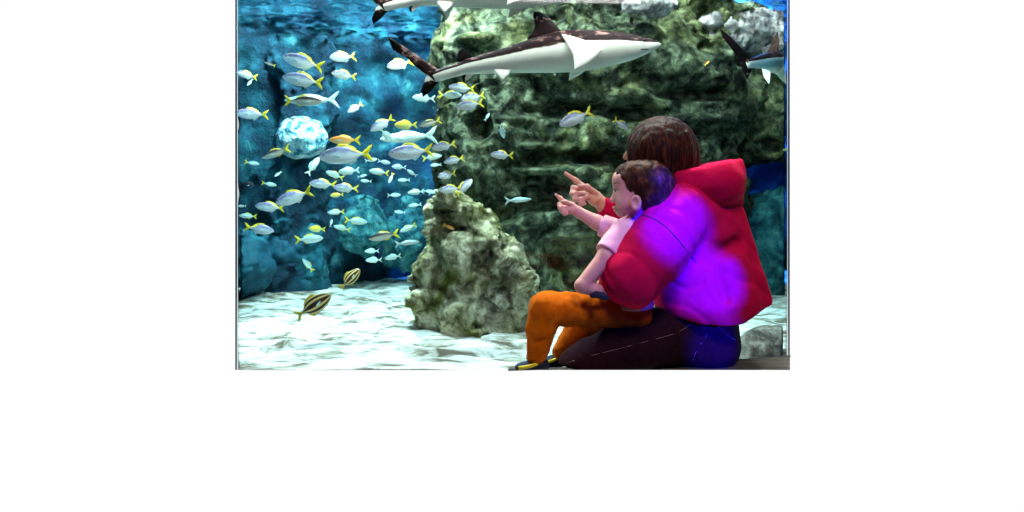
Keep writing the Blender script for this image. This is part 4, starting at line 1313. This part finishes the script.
def f_trousers(p):
    d = ell(p, P(628, 314, 1.965), (0.078, 0.088, 0.050))
    d = smin(d, cone(p, P(628, 309, 1.955), P(548, 309, 1.885), 0.060, 0.052), 0.02)
    d = smin(d, chain(p, [P(546, 309, 1.885), P(541, 330, 1.885), P(537, 354, 1.885)], [0.052, 0.046, 0.034], 0.01), 0.015)
    d = smin(d, chain(p, [P(632, 310, 2.03), P(584, 320, 2.13), P(563, 350, 2.13)], [0.06, 0.05, 0.036], 0.01), 0.02)
    for c_, s_ in ((P(536.5, 357, 1.885), 1), (P(562, 353, 2.13), 1)):
        d = smin(d, ell(p, c_, (0.031, 0.031, 0.012)), 0.006)
    d = d + 0.005 * pn(p * [22, 22, 14], 87) + 0.003 * pn(p * [50, 50, 30], 88)
    for a, b_, r in ((P(551, 330, 1.83), P(558, 310, 1.83), .007), (P(612, 312, 1.86), P(600, 296, 1.86), .006), (P(531, 345, 1.84), P(545, 340, 1.84), .005)):
        d = smax(d, -cone(p, a, b_, r, r * .6), 0.012)
    return smax(d, 1 - 0.3065 * p[:, 1] - p[:, 2], 0.003)


child = sdf_obj('person', f_child, (0.13, 1.76, 0.38), (0.55, 2.24, 1.10), 0.0026, m_skin_c)
tag(child, 'small child in pink top and orange trousers on the lap of the woman, pointing', 'person')
sdf_obj('hair', f_chair_hair, (0.28, 1.82, 0.86), (0.56, 2.04, 1.12), 0.0028, m_hair_c, child)
sdf_obj('shirt', f_shirt, (0.25, 1.78, 0.55), (0.52, 2.12, 0.90), 0.0032, m_pink, child)
trous = sdf_obj('trousers', f_trousers, (0.03, 1.80, 0.36), (0.52, 2.24, 0.72), 0.0034, m_orange, child)
h_, nn = hit(f_child, 615.6, 190.8)
tag(link('eye', ball_mesh('eye', h_ - nn * 0.003, (0.0055, 0.0055, 0.0055), 8), m_dark, child))
on(f_child, [(613.4, 189.6), (616.0, 188.8), (618.6, 190.0)], 0.0016, 'eyelashes', m_dark, child)
m_brow = mat_plain('brow_brown', (92, 58, 44), 0.8)
on(f_child, [(613.6, 183.6), (617, 182.6), (620.5, 184.2)], 0.0014, 'eyebrow', m_brow, child)
m_lip = mat_plain('lip_pink', (190, 104, 104), 0.5)
on(f_child, [(614.0, 208.8), (616.5, 209.2), (618.6, 209.8)], 0.0011, 'lips', m_lip, child)
link('waistband', tube_mesh('waistband', [P(590, 296, 1.812), P(596, 294.5, 1.812), P(603, 296, 1.80), P(609, 299, 1.80)], [0.006, 0.011, 0.011, 0.006], 10), m_navy, child)


def shoe(c, L, hgt, wid):
    def fu(p):
        d = smin(ell(p, c, (L, wid, hgt * .8)), ell(p, c + np.array([L * .45, 0, hgt * .5]), (L * .5, wid * .85, hgt * .8)), 0.01)
        return np.maximum(d, 1 - 0.3062 * p[:, 1] - p[:, 2])
    s = sdf_obj('shoe', fu, c - [L * 1.4, wid * 1.5, hgt * 1.5], c + [L * 1.4, wid * 1.5, hgt * 2.2], 0.003, m_navy, child)
    q = [c + np.array([L * (-0.75 + .35 * k), -wid * (0.75 + .2 * math.sin(k)), hgt * (0.15 + 0.18 * k)]) for k in range(4)]
    link('stripe', tube_mesh('shoe_stripe', q, 0.0055), m_yel, s)
    q = [c + np.array([L * .25, -wid * .5, hgt * .9]), c + np.array([L * .12, -wid * .1, hgt * 1.0]), c + np.array([L * .1, wid * .4, hgt * .85])]
    link('strap', tube_mesh('shoe_strap', q, 0.006), m_yel, s)
    return s


shoe(P(532, 367, 1.885), 0.055, 0.024, 0.030)
shoe(P(554, 362, 2.13), 0.042, 0.030, 0.030)
